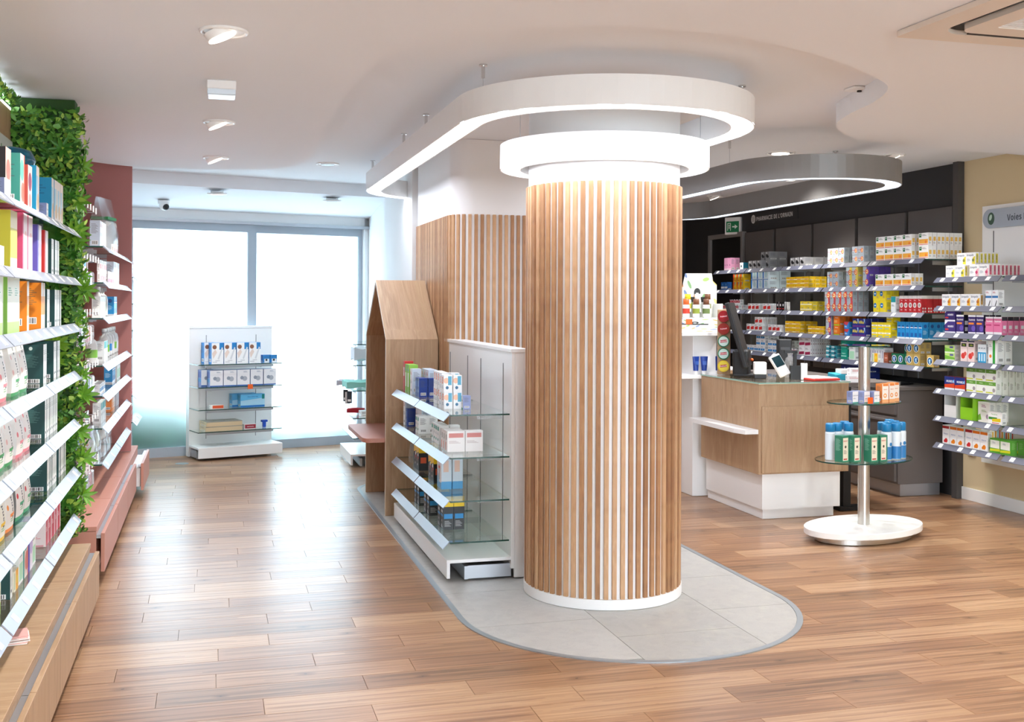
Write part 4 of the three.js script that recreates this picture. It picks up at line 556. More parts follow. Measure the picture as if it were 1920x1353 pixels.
/* wooden play house */
{
  const o = thing('play_house', 'oak house-shaped play corner with pointed roof and pink table', 'play house');
  const x0 = 1.185, x1 = 1.555, d0 = 7.615, d1 = 8.635, e = 1.24, a = 1.665, dm = (d0 + d1) / 2, t = 0.03;
  part('side_wall', bx(x0, x1, 0.004, e, d0, d0 + t), oakV, o); part('side_wall', bx(x0, x1, 0.004, e, d1 - t, d1), oakV, o); part('back_wall', bx(x1 - t, x1, 0.004, e, d0 + t, d1 - t), oakV, o);
  const slope = (s) => { const sh = new THREE.Shape(); const L = Math.hypot(dm - d0, a - e); sh.moveTo(d0, e); sh.lineTo(dm, a); sh.lineTo(dm, a - t * 1.25); sh.lineTo(d0 + t, e); const g = new THREE.ExtrudeGeometry(sh, { depth: x1 - x0, bevelEnabled: false }); g.rotateY(Math.PI / 2); g.translate(x0, 0, 0); if (s < 0) { g.scale(1, 1, -1); g.translate(0, 0, -2 * dm); const ix = g.index; const p = g.attributes.position; if (!ix) for (let i = 0; i < p.count; i += 3) { for (const at of ['position', 'normal', 'uv']) { const A = g.attributes[at], n = A.itemSize; for (let k = 0; k < n; k++) { const v = A.array[i * n + k]; A.array[i * n + k] = A.array[(i + 1) * n + k]; A.array[(i + 1) * n + k] = v; } } } g.computeVertexNormals(); } return uvBox(g); };
  part('roof_slope', slope(1), oakV, o); part('roof_slope', slope(-1), oakV, o);
  const gb = new THREE.Shape(); gb.moveTo(d0 + t, e); gb.lineTo(dm, a - t * 1.3); gb.lineTo(d1 - t, e); const g = new THREE.ExtrudeGeometry(gb, { depth: t, bevelEnabled: false }); g.rotateY(Math.PI / 2); g.translate(x1 - t, 0, 0); part('back_gable', uvBox(g), oakV, o);
  const ln = new THREE.Shape(); ln.moveTo(d0, e); ln.lineTo(dm, a); ln.lineTo(d1, e); ln.lineTo(d1 - 0.012, e); ln.lineTo(dm, a - 0.016); ln.lineTo(d0 + 0.012, e); const le = new THREE.ExtrudeGeometry(ln, { depth: 0.002, bevelEnabled: false }); le.rotateY(Math.PI / 2); le.translate(x0 - 0.002, 0, 0); part('pale_edge_band', le, std(0xf0e6d6, 0.6), o); part('pale_edge_band', bx(x0 - 0.002, x0, 0.004, e, d0, d0 + 0.01), std(0xf0e6d6, 0.6), o);
  const ts = new THREE.Shape(); ts.moveTo(x1 - t, d0 + t); ts.lineTo(1.1, d0 + t); ts.quadraticCurveTo(1.035, d0 + t, 1.035, d0 + 0.12); ts.lineTo(1.035, d1 - 0.12); ts.quadraticCurveTo(1.035, d1 - t, 1.1, d1 - t); ts.lineTo(x1 - t, d1 - t); const tg = new THREE.ExtrudeGeometry(ts, { depth: 0.03, bevelEnabled: false }); tg.rotateX(-Math.PI / 2); tg.translate(0, 0.515, 0); part('table_top', tg, M.pinkCab, o);
  const toy = thing('toy', 'small stack of coloured toy blocks on the pink table', 'toy', [1.32, 0.546, -7.78]); [0xd23b2e, 0x2f78c4, 0xe8822a].forEach((c, i) => part('block', new RoundedBoxGeometry(0.05, 0.035, 0.05, 1, 0.004), std(c, 0.5), toy, [0, 0.0175 + i * 0.035, 0]));
}

/* products on the central gondola (faces -x) */
{
  const X = 1.27, g = (k, D, h, n, up, deep, l, xo = 0) => block(-1, k, X + xo, h, D, n, up, deep, l + ', gondola by round column');
  g('brushRed', 7.4, GH[0], 1, 1, 1, 'tall red toothbrush carton'); g('brushGreen', 7.32, GH[0], 2, 1, 1, 'lime green dental carton'); g('brushWhite', 7.14, GH[0], 3, 1, 1, 'white dental carton with barcode', 0.08); g('brushWhite', 7.12, GH[0], 1, 1, 1, 'slim white dental carton'); g('brushNavy', 6.93, GH[0], 2, 1, 2, 'navy blue dental carton');
  g('oralOrange', 6.5, GH[0], 4, 2, 2, 'white toothpaste carton with orange block, upper row', 0.03); g('oralOrange', 6.17, GH[0], 2, 2, 2, 'white and orange toothpaste cartons, upper shelf'); g('coldWhite', 6.06, GH[0], 1, 1, 1, 'short white carton', 0.1);
  g('brushWhite', 7.38, GH[1], 1, 1, 1, 'pale blue dental carton, second shelf'); g('brushNavy', 7.28, GH[1], 1, 1, 2, 'navy dental carton, second shelf'); g('brushWhite', 7.19, GH[1], 3, 1, 1, 'white dental carton with barcode, second shelf', 0.05); g('toothMint', 6.93, GH[1], 2, 1, 2, 'white carton with mint band, in pairs');
  g('toothMint', 6.5, GH[1], 4, 1, 2, 'white carton with mint band, second shelf', 0.02); g('toothPink', 6.12, GH[1], 3, 1, 2, 'white carton with barcode and coral stripe');
  g('apaisylRed', 6.98, GH[2], 2, 1, 2, 'black and yellow insect spray carton with red dot'); g('apaisylRed', 6.5, GH[2], 2, 1, 1, 'black and yellow spray carton, end bay'); g('comb', 6.22, GH[2], 1, 1, 2, 'white and blue comb carton');
  g('apaisyl', 6.95, GH[3], 2, 1, 3, 'black carton with yellow top and blue band'); g('apaisyl', 6.62, GH[3], 2, 1, 2, 'black carton with yellow and blue bands, mid shelf'); g('apaisyl', 6.2, GH[3], 2, 1, 2, 'black carton with yellow and blue bands, lowest end');
  const c = thing('clear_bag', 'clear plastic bag of small grooming items on the third gondola shelf', 'bag', [1.36, GH[2], -7.2]); part('film', pouchGeo(0.16, 0.12, 0.12).translate(0, 0.06, 0), M.clear, c); part('contents', new RoundedBoxGeometry(0.1, 0.06, 0.07, 2, 0.01).translate(0, 0.032, 0), std(0x2f6f6a, 0.5), c); part('contents', new RoundedBoxGeometry(0.05, 0.05, 0.05, 2, 0.01).translate(0.04, 0.09, 0), std(0xb04a50, 0.5), c);
}
/* products on the window gondola */
{
  const put2 = (k, lx, h, lz, l, n = 1, step = 0.13) => { for (let i = 0; i < n; i++) { const x = lx + i * step, c = Math.cos(wgA), s = Math.sin(wgA); put(k, WG[0] + x * c + lz * s, h, WG[1] + x * s - lz * c, wgA + rr(-0.02, 0.02), l, l); } };
  put2('electroBlue', 0.2, 0.906, 0.2, 'white and blue device carton with a picture on the top shelf by the window', 4, 0.122); put2('electroBlue', 0.16, 0.906, 0.1, 'white and blue device carton standing behind the front row', 1); put2('smallBlue', 0.69, 0.906, 0.2, 'small blue carton beside the device cartons', 2, 0.075);
  put2('electroGrey', 0.19, 0.691, 0.2, 'pale grey device carton on the second shelf by the window', 5, 0.132); put2('electroGrey', 0.14, 0.691, 0.09, 'pale grey device carton behind the row', 1);
  put2('gloveBlue', 0.55, 0.481, 0.2, 'blue box of disposable gloves by the window', 1); put2('gloveBlue', 0.5, 0.481, 0.1, 'second blue glove box behind the first', 1); put2('orangeFlat', 0.2, 0.481, 0.22, 'flat white and orange carton by the window', 1);
  put2('woodFlat', 0.26, 0.271, 0.17, 'flat tan carton under another on the lowest shelf', 1); put2('woodFlat', 0.26, 0.3165, 0.17, 'flat tan carton stacked on another', 1); put2('redFlat', 0.53, 0.271, 0.2, 'flat dark red carton on the lowest shelf', 1);
  const c = Math.cos(wgA), s = Math.sin(wgA), b = thing('blue_clip', 'small blue plastic clip on the lowest shelf by the window', 'clip', [WG[0] + 0.7 * c + 0.15 * s, 0.271, -(WG[1] + 0.7 * s - 0.15 * c)], wgA); part('jaw', new RoundedBoxGeometry(0.06, 0.02, 0.04, 1, 0.004).translate(0, 0.06, 0), std(0x1c4fc0, 0.4), b); part('foot', new RoundedBoxGeometry(0.03, 0.05, 0.03, 1, 0.004).translate(0, 0.025, 0), std(0x1c4fc0, 0.4), b);
  const tk = thing('price_card', 'orange price card on the second shelf by the window', 'card', [WG[0] + 0.5 * c + 0.31 * s, 0.665, -(WG[1] + 0.5 * s - 0.31 * c)], wgA); part('card', new THREE.BoxGeometry(0.05, 0.045, 0.002).translate(0, 0.02, 0), M.orange, tk);
  const d = thing('floor_disc', 'small round metal cover let into the floor near the window', 'floor cover', [-0.25, 0.001, -10.55]); part('disc', new THREE.CylinderGeometry(0.06, 0.06, 0.004, 28), M.zinc, d);
}
/* textiles on the far gondola */
{
  const cl = (n, l, x, h, D, w, hh, d, c, nn) => { const o = thing(n, l, 'textile', [x, h, -D], rr(-0.3, 0.3)); const g = new THREE.BoxGeometry(w, hh, d, 8, 4, 8), p = g.attributes.position; for (let i = 0; i < p.count; i++) { const u = p.getX(i), v = p.getZ(i); p.setY(i, p.getY(i) * (0.75 + 0.25 * Math.cos(u * 30) * Math.cos(v * 26)) - (u * u + v * v) * 0.2); } g.translate(0, hh / 2 + 0.01, 0); g.computeVertexNormals(); part('cloth', g, std(c, 0.9), o); return o; };
  cl('folded_towel', 'folded white towel on the upper shelf behind the wooden house', 1.36, 0.932, 10.3, 0.15, 0.15, 0.18, 0xd9dde4); cl('slippers', 'pair of mint green slippers behind the wooden house', 1.33, 0.7, 10.2, 0.26, 0.07, 0.32, 0x8fd0c4); cl('slippers', 'pair of pale grey slippers behind the wooden house', 1.24, 0.7, 10.45, 0.14, 0.06, 0.2, 0xb9b6c0);
  for (const [D, c, y] of [[10.35, 0x25262c, 0.56], [10.2, 0xd8d4d6, 0.55], [10.05, 0x2b3440, 0.57]]) { const t = thing('hang_tag', c === 0xd8d4d6 ? 'white swing tag hanging below the slippers' : 'dark swing tag hanging below the slippers', 'tag', [1.23, y, -D], -0.6, 'tags below the slippers'); part('card', new THREE.BoxGeometry(0.05, 0.11, 0.003).translate(0, 0.06, 0), std(c, 0.6), t); part('print', new THREE.BoxGeometry(0.034, 0.02, 0.0036).translate(0, 0.03, 0), M.ticket, t); }
  cl('sandal', 'red sandal on the lower shelf behind the wooden house', 1.32, 0.45, 10.3, 0.16, 0.05, 0.1, 0xb02030); put('whiteSmall', 1.36, 0.451, 10.08, -1.5, 'white carton beside the red sandal', 'white carton beside the red sandal');
}
/* a narrow display beyond the pink end panel */
{
  const o = thing('side_display', 'narrow white display with glass shelves beyond the pink end panel', 'display'); part('back_panel', bx(XL + 0.002, XL + 0.02, 0.34, 2.0, 9.55, 10.3), M.lacquer, o); bay(o, 1, XL + 0.022, -0.62, 9.55, 10.3, [1.7, 1.48, 1.26, 1.05, 0.72, 0.5], M.rail, 2);
  [['fruitRed', 1.7], ['teaBlue', 1.48], ['greySpine', 1.26], ['mintWhite', 1.05], ['redTall', 0.72], ['redTall', 0.5]].forEach(([k, h], i) => block(1, k, -0.64, h, 9.62, 3, 1, 1, ['small red-topped carton', 'bright blue printed carton', 'slim grey carton', 'mint green carton', 'red carton on the low shelf', 'red carton on the lowest shelf'][i] + ' beyond the pink end panel', 0.04));
}

/* products on the left timber shelves (face +x) */
{
  const X = -0.68, g = (k, D, i, n, up, deep, l, xo = 0) => block(1, k, X - xo, LH[i], D, n, up, deep, l);
  g('coldWhite', 4.05, 0, 2, 1, 1, 'small cream carton on the top timber shelf'); g('teaBlack', 4.2, 0, 1, 1, 1, 'black tea carton with white print on the top timber shelf', 0.02); g('teaTeal', 4.37, 0, 1, 1, 1, 'teal tea carton on the top timber shelf'); g('teaWine', 4.56, 0, 1, 1, 1, 'coral and wine tea carton on the top timber shelf'); g('teaBlue', 4.75, 0, 1, 1, 1, 'slim bright blue carton on the top timber shelf');
  g('coldWhite', 5.05, 0, 1, 1, 2, 'small pale carton before the blue cartons'); g('teaBlue', 5.2, 0, 4, 1, 1, 'large bright blue carton beside the glass diffuser');
  const v = thing('diffuser', 'blue glass diffuser bulb standing on the top timber shelf', 'diffuser', [-0.82, LH[0], -5.0]); part('neck', lathe([[0.0001, 0], [0.045, 0], [0.05, 0.02], [0.04, 0.12], [0.05, 0.19], [0.0001, 0.19]], 28), M.blueGlass, v); part('bulb', lathe([[0.04, 0.19], [0.09, 0.21], [0.105, 0.245], [0.09, 0.285], [0.04, 0.3], [0.0001, 0.302]], 28), M.blueGlass, v);
  g('coldWhite', 3.95, 1, 2, 1, 1, 'small cream carton on the second timber shelf'); g('olive', 4.18, 1, 1, 1, 1, 'olive green carton on the second timber shelf'); g('rose', 4.42, 1, 2, 1, 1, 'rose pink tea carton, second timber shelf'); g('lilac', 4.8, 1, 1, 1, 1, 'lilac tea carton beside the scarlet one'); g('scarlet', 5.0, 1, 1, 1, 1, 'scarlet tea carton beside the lilac one'); g('forest', 5.2, 1, 5, 1, 2, 'dark green carton with white front, second shelf'); g('forest', 5.47, 1, 3, 1, 1, 'slim white carton beside the dark green ones', 0.02);
  g('limeWhite', 4.12, 2, 2, 1, 1, 'white carton with lime edges'); g('limeWhite', 3.9, 2, 1, 1, 1, 'white carton with lime edges by the sign end'); g('amber', 4.55, 2, 1, 1, 2, 'white carton with amber band'); g('amber', 4.9, 2, 2, 1, 1, 'bright orange carton on the third timber shelf'); g('forest', 5.06, 2, 2, 1, 2, 'dark green carton, third shelf'); g('forest', 5.3, 2, 5, 1, 1, 'white fronted dark green carton, third shelf');
  g('pouchPink', 4.05, 3, 1, 1, 1, 'white tea pouch with pink petals'); g('pouchGreen', 4.3, 3, 2, 1, 1, 'white tea pouch with a green band'); g('forest', 4.98, 3, 2, 1, 2, 'dark green carton, fourth shelf'); g('forest', 5.3, 3, 4, 1, 2, 'dark green carton in the row at the leafy panel, fourth shelf');
  g('pouchGreen', 4.0, 4, 2, 1, 1, 'white tea pouch on the fifth timber shelf'); g('pouchPink', 4.4, 4, 2, 1, 1, 'white tea pouch with pink print, fifth shelf'); g('forest', 5.02, 4, 8, 1, 2, 'dark green carton in a long row, fifth shelf');
  g('pouchYellow', 4.02, 5, 1, 1, 1, 'white tea pouch with lemons'); g('pouchOrange', 4.2, 5, 1, 1, 1, 'white tea pouch with oranges'); g('pouchRed', 4.42, 5, 2, 1, 1, 'white tea pouch with red fruit'); g('forest', 5.1, 5, 6, 1, 2, 'dark green carton in a row, sixth shelf'); g('forest', 5.48, 5, 5, 1, 1, 'white fronted carton at the end of the sixth shelf');
  g('limeWhite', 3.9, 6, 1, 1, 1, 'white carton on the lowest timber shelf'); g('forest', 4.2, 6, 1, 1, 1, 'pale slim carton on the lowest timber shelf'); ['yellowOrange', 'mintWhite', 'teaTeal', 'lilac', 'mintWhite'].forEach((k, i) => g(k, 4.3 + i * 0.1, 6, 1, 1, 1, ['yellow and white', 'mint and white', 'teal and red', 'lilac and white', 'pale mint'][i] + ' carton on the lowest timber shelf')); g('redCarton', 5.06, 6, 5, 1, 1, 'crimson carton on the lowest shelf by the leafy panel');
  const lf = thing('leaflet_stack', 'stack of pink and green leaflets lying on the oak bench', 'leaflets', [-0.71, 0.313, -4.12], 0.2);
  const [c, q] = canvas(256, 128); q.fillStyle = '#f0b9b4'; q.fillRect(0, 0, 256, 128); q.fillStyle = '#a9d0c8'; q.fillRect(0, 0, 120, 128); q.fillStyle = '#e5736f'; q.beginPath(); q.ellipse(140, 60, 26, 34, 0.5, 0, 7); q.fill(); q.fillStyle = '#f4c64a'; q.beginPath(); q.ellipse(165, 88, 16, 12, 0, 0, 7); q.fill(); q.fillStyle = '#444'; q.font = 'bold 24px serif'; q.fillText('Thé bio', 24, 60);
  for (let i = 0; i < 7; i++) { const s = part('leaflet', new THREE.BoxGeometry(0.21, 0.0035, 0.1), i === 6 ? [std(0xe9b3ae), std(0xe9b3ae), std(0xffffff, 0.4, { map: tex(c) }), std(0xe9b3ae), std(0xe9b3ae), std(0xe9b3ae)] : std(i % 2 ? 0xf0c4be : 0xf4ece8, 0.5), lf, [rr(-0.008, 0.008), 0.002 + i * 0.004, rr(-0.008, 0.008)]); s.rotation.y = rr(-0.12, 0.12); }
}
/* products on the pink shelves */
{
  const X = -0.66, g = (k, D, i, n, up, deep, l, xo = 0) => block(1, k, X - xo, PH[i], D, n, up, deep, l + ', pink shelving');
  const w = (c, n = 1) => std(c, 0.5);
  g('redPatch', 8.2, 0, 4, 1, 1, 'white carton with red print, top shelf'); g('brushWhite', 7.2, 0, 5, 1, 1, 'white carton, top shelf');
  const bag = thing('diaper_bag', 'large clear and white bag with green band standing on the top pink shelf', 'bag', [-0.78, PH[0], -8.75], 1.35); part('film', pouchGeo(0.34, 0.44, 0.2).translate(0, 0.22, 0), M.clear, bag); part('contents', new RoundedBoxGeometry(0.26, 0.26, 0.13, 2, 0.03).translate(0, 0.14, 0), std(0xe6e2dc, 0.7), bag); part('green_band', new THREE.BoxGeometry(0.2, 0.02, 0.13).translate(0, 0.285, 0), std(0x3aa05a, 0.6), bag);
  g('redPatch', 7.2, 1, 5, 2, 1, 'white and rose carton, second shelf'); g('whiteBurg', 7.75, 1, 4, 1, 1, 'white carton with rose flash, second shelf'); g('brushWhite', 8.2, 1, 6, 1, 1, 'slim white carton, second shelf');
  g('mintWhite', 7.2, 2, 4, 1, 1, 'white and mint carton, third shelf'); g('dropBlue', 8.25, 2, 4, 1, 1, 'blue and white tall carton, third shelf');
  for (const [D, i, l] of [[7.7, 2, 'third'], [7.85, 2, 'third'], [8.0, 2, 'third'], [8.15, 3, 'fourth'], [8.35, 3, 'fourth'], [8.55, 3, 'fourth'], [8.75, 3, 'fourth'], [8.9, 3, 'fourth'], [7.3, 3, 'fourth']]) { const b = bottleThing('pump_bottle', `white plastic bottle on the ${l} pink shelf`, `bottles on the ${l} pink shelf`, -0.72, PH[i], D, [bottleBody, std(0xd8d8d6, 0.4)], [bottleCap, std(0xb8bcc0, 0.4)]); part('label', new THREE.CylinderGeometry(0.0376, 0.0376, 0.05, 18, 1, true).translate(0, 0.06, 0), std([0x2a7fc4, 0x7fb84c, 0xd6dade][Math.round(D * 10) % 3], 0.5), b); }
  g('tealTall', 7.5, 3, 4, 1, 1, 'white and teal carton, fourth shelf'); g('whiteBlue', 7.2, 4, 4, 1, 1, 'white and blue carton, fifth shelf'); g('dropBlue', 8.1, 4, 5, 1, 1, 'blue carton, fifth shelf'); g('mintWhite', 8.5, 4, 3, 1, 1, 'mint carton, fifth shelf');
  g('tealTall', 7.3, 5, 5, 1, 1, 'teal topped carton, sixth shelf'); g('creamOrange', 8.1, 5, 3, 1, 1, 'cream and orange carton, sixth shelf'); g('greySpine', 8.5, 5, 6, 1, 1, 'slim grey carton, sixth shelf');
  for (const [i, D, c] of [[6, 7.4, 0xe7ece0], [6, 7.7, 0xdfe6d2], [6, 8.2, 0xe6e0d8], [6, 8.55, 0xd6e2d8]]) { const b = thing('soft_pack', 'clear soft pack of baby goods on the lowest pink shelf', 'pack', [-0.75, PH[i], -D], 1.4, 'soft packs on the lowest pink shelf'); part('film', pouchGeo(0.18, 0.2, 0.1).translate(0, 0.1, 0), M.clear, b); part('contents', new RoundedBoxGeometry(0.13, 0.11, 0.06, 2, 0.015).translate(0, 0.07, 0), std(c, 0.7), b); }
  // blister packs on the hooks
  const cols = [0xf2e6e6, 0xe9eef4, 0xf4f2ee, 0xe4d8e0, 0xdfeaf0], pics = [0xd99aa4, 0x4a9fd0, 0xd98a5a, 0x9fb8c8, 0xb08ac0];
  [[2.0, 5], [1.72, 6], [1.42, 6], [1.12, 6], [0.82, 6], [0.56, 6]].forEach(([h, n], r) => { if (r) for (let k = 0; k < n; k++) for (let z = 0; z < 2; z++) {
    const o = thing('blister_pack', `pale blister pack hanging on the ${['', 'top', 'second', 'third', 'fourth', 'lowest'][r]} row of hooks on the pink wall`, 'pack', [-0.7 - z * 0.07, h + 0.012, -(6.12 + k * 0.15)], Math.PI / 2 + rr(-0.12, 0.12), `packs on hook row ${['', 'one', 'two', 'three', 'four', 'five'][r]}`), hh = rr(0.17, 0.23);
    part('card', new RoundedBoxGeometry(0.1, hh, 0.003, 1, 0.001).translate(0, -hh / 2 + 0.02, 0), std(cols[(k + r + z) % 5], 0.6), o); part('blister', new RoundedBoxGeometry(0.075, hh * 0.5, 0.035, 2, 0.012).translate(0, -hh * 0.58, 0.019), M.clear, o); part('product', new RoundedBoxGeometry(0.045, hh * 0.36, 0.02, 2, 0.008).translate(0, -hh * 0.58, 0.014), std(pics[(k * 2 + r + z) % 5], 0.5), o); part('print', new THREE.BoxGeometry(0.06, 0.025, 0.0036).translate(0, -0.02, 0), std(pics[(k + r * 2) % 5], 0.6), o);
  } });
}

/* ---------- right: dark wall ---------- */
{
  const o = structure('wall_right_cladding'); o.name = 'trim_3';
  [[7.32, 7.88], [7.93, 8.61], [8.66, 9.36], [9.41, 10.09], [10.14, 10.75]].forEach(([a, b], i) => part(i ? `wall_panel_00${i}` : 'wall_panel', bx(XR - 0.05, XR - 0.012, 0.9, 2.27, a, b, 0.003), M.panel, o));
  part('dark_strip', bx(XR - 0.06, XR - 0.002, 0, HIGH, 7.24, 7.3), std(0x4c4846, 0.6), o);
}
const DH = [1.85, 1.645, 1.435, 1.229, 1.026];
[[10.05, 10.77, 'by the doorway'], [9.33, 10.05, 'second from the doorway'], [8.61, 9.33, 'third from the doorway'], [7.9, 8.61, 'fourth from the doorway'], [7.18, 7.9, 'next to the beige wall']].forEach(([a, b, l]) => {
  const o = thing('wall_shelf_unit', `glass shelf bay on the dark wall, ${l}`, 'shelf unit');
  part('slotted_upright', bx(XR - 0.058, XR - 0.05, 0.9, 1.95, a + 0.17, a + 0.175), M.alu, o); part('slotted_upright', bx(XR - 0.058, XR - 0.05, 0.9, 1.95, b - 0.175, b - 0.17), M.alu, o);
  bay(o, -1, XR - 0.06, 5.24, a, b, DH, M.railGrey, 3);
});
const dpx = (x, X) => { const d = X * 2050 / (0.9641 * (x - 395)); return (d - X * 0.2657) / 0.9641; };   // where a sight line of the plan meets the shelf front
{
  const X = 5.27, T = ['top', 'second', 'third', 'fourth', 'lowest'];
  const rows = [
    [[1357, 'pinkTall', 3, 1, 2, 'pink carton'], [1387, 'tealSmall', 1, 1, 1, 'small white and teal carton'], [1402, 'maskGrey', 3, 1, 2, 'grey mask carton'], [1415, 'maskGrey', 2, 2, 2, 'grey mask carton stacked', 0.06], [1480, 'maskGrey', 3, 1, 3, 'grey mask carton in a single row'], [1551, 'sunGrey', 3, 2, 2, 'silver carton with orange sun'], [1597, 'sunGrey', 2, 2, 4, 'silver carton with orange sun, second block'], [1642, 'herbWhite', 4, 2, 2, 'white herbal carton with orange band'], [1722, 'herbWhite', 1, 2, 8, 'white herbal carton in a deep file']],
    [[1352, 'blueSmall', 2, 1, 1, 'small blue and white carton'], [1374, 'redYellow', 3, 2, 1, 'red and yellow carton'], [1408, 'maskBlue', 3, 2, 2, 'pale blue mask box'], [1474, 'yellowFlat', 3, 3, 3, 'flat yellow carton'], [1551, 'sunGrey', 2, 2, 2, 'silver carton with orange sun'], [1586, 'sunYellow', 2, 2, 2, 'silver and yellow carton with sun'], [1617, 'sunViolet', 1, 2, 4, 'silver and violet carton with sun'], [1641, 'herbWhite', 4, 1, 3, 'white herbal carton with orange band']],
    [[1356, 'redWhite', 6, 1, 3, 'small red and white carton'], [1360, 'redWhite', 4, 2, 1, 'small red and white carton stacked', 0.05], [1402, 'redPatch', 3, 1, 3, 'white carton with red patch'], [1430, 'redPatch', 2, 1, 9, 'white carton with red patch in a deep file'], [1455, 'blackPatch', 3, 1, 3, 'small black and white carton'], [1500, 'yellowBox', 2, 2, 3, 'yellow carton with white band'], [1546, 'sunRed', 5, 2, 3, 'silver and red carton with sun'], [1637, 'yellowBlue', 2, 2, 2, 'yellow carton with blue drop'], [1670, 'tealTall', 1, 1, 2, 'white carton with teal top'], [1686, 'redTall', 5, 1, 4, 'tall red carton with white oval']],
    [[1400, 'redPatch', 3, 1, 7, 'white carton with red patch'], [1415, 'redPatch', 2, 2, 8, 'white carton with red patch in a deep file'], [1440, 'redPatch', 3, 1, 3, 'white carton with red patch by the yellow ones'], [1472, 'yellowFlat', 2, 3, 3, 'flat yellow carton stacked'], [1515, 'yellowFlat', 2, 2, 3, 'flat yellow carton beside the stack'], [1548, 'sunMauve', 1, 2, 2, 'silver and mauve carton'], [1563, 'orangeBox', 1, 2, 5, 'orange vitamin carton'], [1583, 'aspBlue', 1, 2, 1, 'small blue and red carton'], [1598, 'alkaBlue', 2, 2, 3, 'navy carton with yellow lettering'], [1634, 'citrateYellow', 3, 2, 2, 'yellow carton with white band'], [1648, 'citrateYellow', 1, 3, 1, 'yellow carton on the pile', 0.07], [1682, 'dropBlue', 6, 1, 4, 'blue carton with a white foot']],
    [[1398, 'whiteBlue', 3, 1, 5, 'white and blue carton'], [1418, 'whiteBlue', 2, 3, 3, 'white and blue carton stacked'], [1440, 'whiteBlue', 3, 2, 4, 'white and blue carton in a wide block'], [1480, 'redWhite', 2, 1, 2, 'small red and white carton'], [1498, 'whiteBurg', 2, 2, 9, 'white carton with burgundy flash'], [1549, 'tealStack', 2, 3, 2, 'flat teal carton'], [1577, 'greenBox', 1, 2, 4, 'emerald green carton'], [1592, 'mintWhite', 1, 1, 1, 'white and mint carton'], [1630, 'greySpine', 6, 1, 1, 'slim grey carton'], [1640, 'yellowOrange', 1, 1, 1, 'yellow and white carton', -0.02], [1657, 'brownBox', 1, 1, 2, 'brown clay carton'], [1672, 'tinGreen', 3, 1, 2, 'green tin with blue medallion'], [1683, 'tinGreen', 1, 2, 1, 'green tin on top', 0.06], [1700, 'tinGold', 2, 2, 2, 'gold tin with blue medallion'], [1738, 'tinGold', 1, 1, 1, 'gold tin at the end']],
  ];
  rows.forEach((r, i) => r.forEach(([px, k, n, up, deep, l, xo = 0]) => block(-1, k, X + xo, DH[i], dpx(px, X), n, up, deep, `${l}, ${T[i]} dark-wall shelf`)));
}
{ // sign, exit sign, doorway
  const [c, g] = canvas(1024, 128); g.fillStyle = '#333336'; g.fillRect(0, 0, 1024, 128); g.fillStyle = '#d6d6d6'; g.beginPath(); g.ellipse(62, 64, 50, 50, 0, 0, 7); g.fill(); g.fillStyle = '#333336'; for (let i = 0; i < 4; i++) g.fillRect(34, 40 + i * 14, 56, 5); g.fillStyle = '#d6d6d6'; g.fillRect(58, 34, 8, 60); g.font = 'bold 66px sans-serif'; g.textBaseline = 'middle'; g.save(); g.translate(130, 68); g.scale(0.98, 1); g.fillText("PHARMACIE DE L'ORNAIN", 0, 0, 880); g.restore();
  const o = thing('wall_sign', 'white lettering PHARMACIE DE L\'ORNAIN with round emblem on the dark wall', 'sign', [XR - 0.004, 2.41, -10.22], -Math.PI / 2); part('lettering', new THREE.BoxGeometry(0.98, 0.12, 0.004), [M.dark, M.dark, M.dark, M.dark, std(0xffffff, 0.7, { map: tex(c) }), M.dark], o);
  const [c2, q] = canvas(128, 96); q.fillStyle = '#0f7a4c'; q.fillRect(0, 0, 128, 96); q.fillStyle = '#f4fff8'; q.fillRect(12, 14, 34, 68); q.fillStyle = '#0f7a4c'; q.fillRect(18, 20, 22, 62); q.fillStyle = '#f4fff8'; q.beginPath(); q.ellipse(30, 34, 6, 6, 0, 0, 7); q.fill(); q.fillRect(26, 42, 8, 24); q.fillRect(60, 42, 30, 12); q.beginPath(); q.moveTo(86, 28); q.lineTo(116, 48); q.lineTo(86, 68); q.fill();
  const e = thing('exit_sign', 'green and white emergency exit sign with arrow above the doorway', 'exit sign', [XR - 0.06, 2.36, -11.0], -1.0); part('housing', new RoundedBoxGeometry(0.2, 0.19, 0.05, 2, 0.008), M.lacquer, e); part('face', new THREE.PlaneGeometry(0.16, 0.12).translate(0, -0.01, 0.0255), std(0xffffff, 0.5, { map: tex(c2) }), e);
  const d = structure('door_1'); part('opening', bx(XR - 0.02, XR - 0.002, 0, 2.24, 10.86, 11.62), M.black, d); part('frame', mergeGeometries([bx(XR - 0.05, XR - 0.002, 0, 2.29, 10.81, 10.86), bx(XR - 0.05, XR - 0.002, 0, 2.29, 11.62, 11.67), bx(XR - 0.05, XR - 0.002, 2.24, 2.29, 10.86, 11.62)]), std(0x8c8a88, 0.5), d);
}
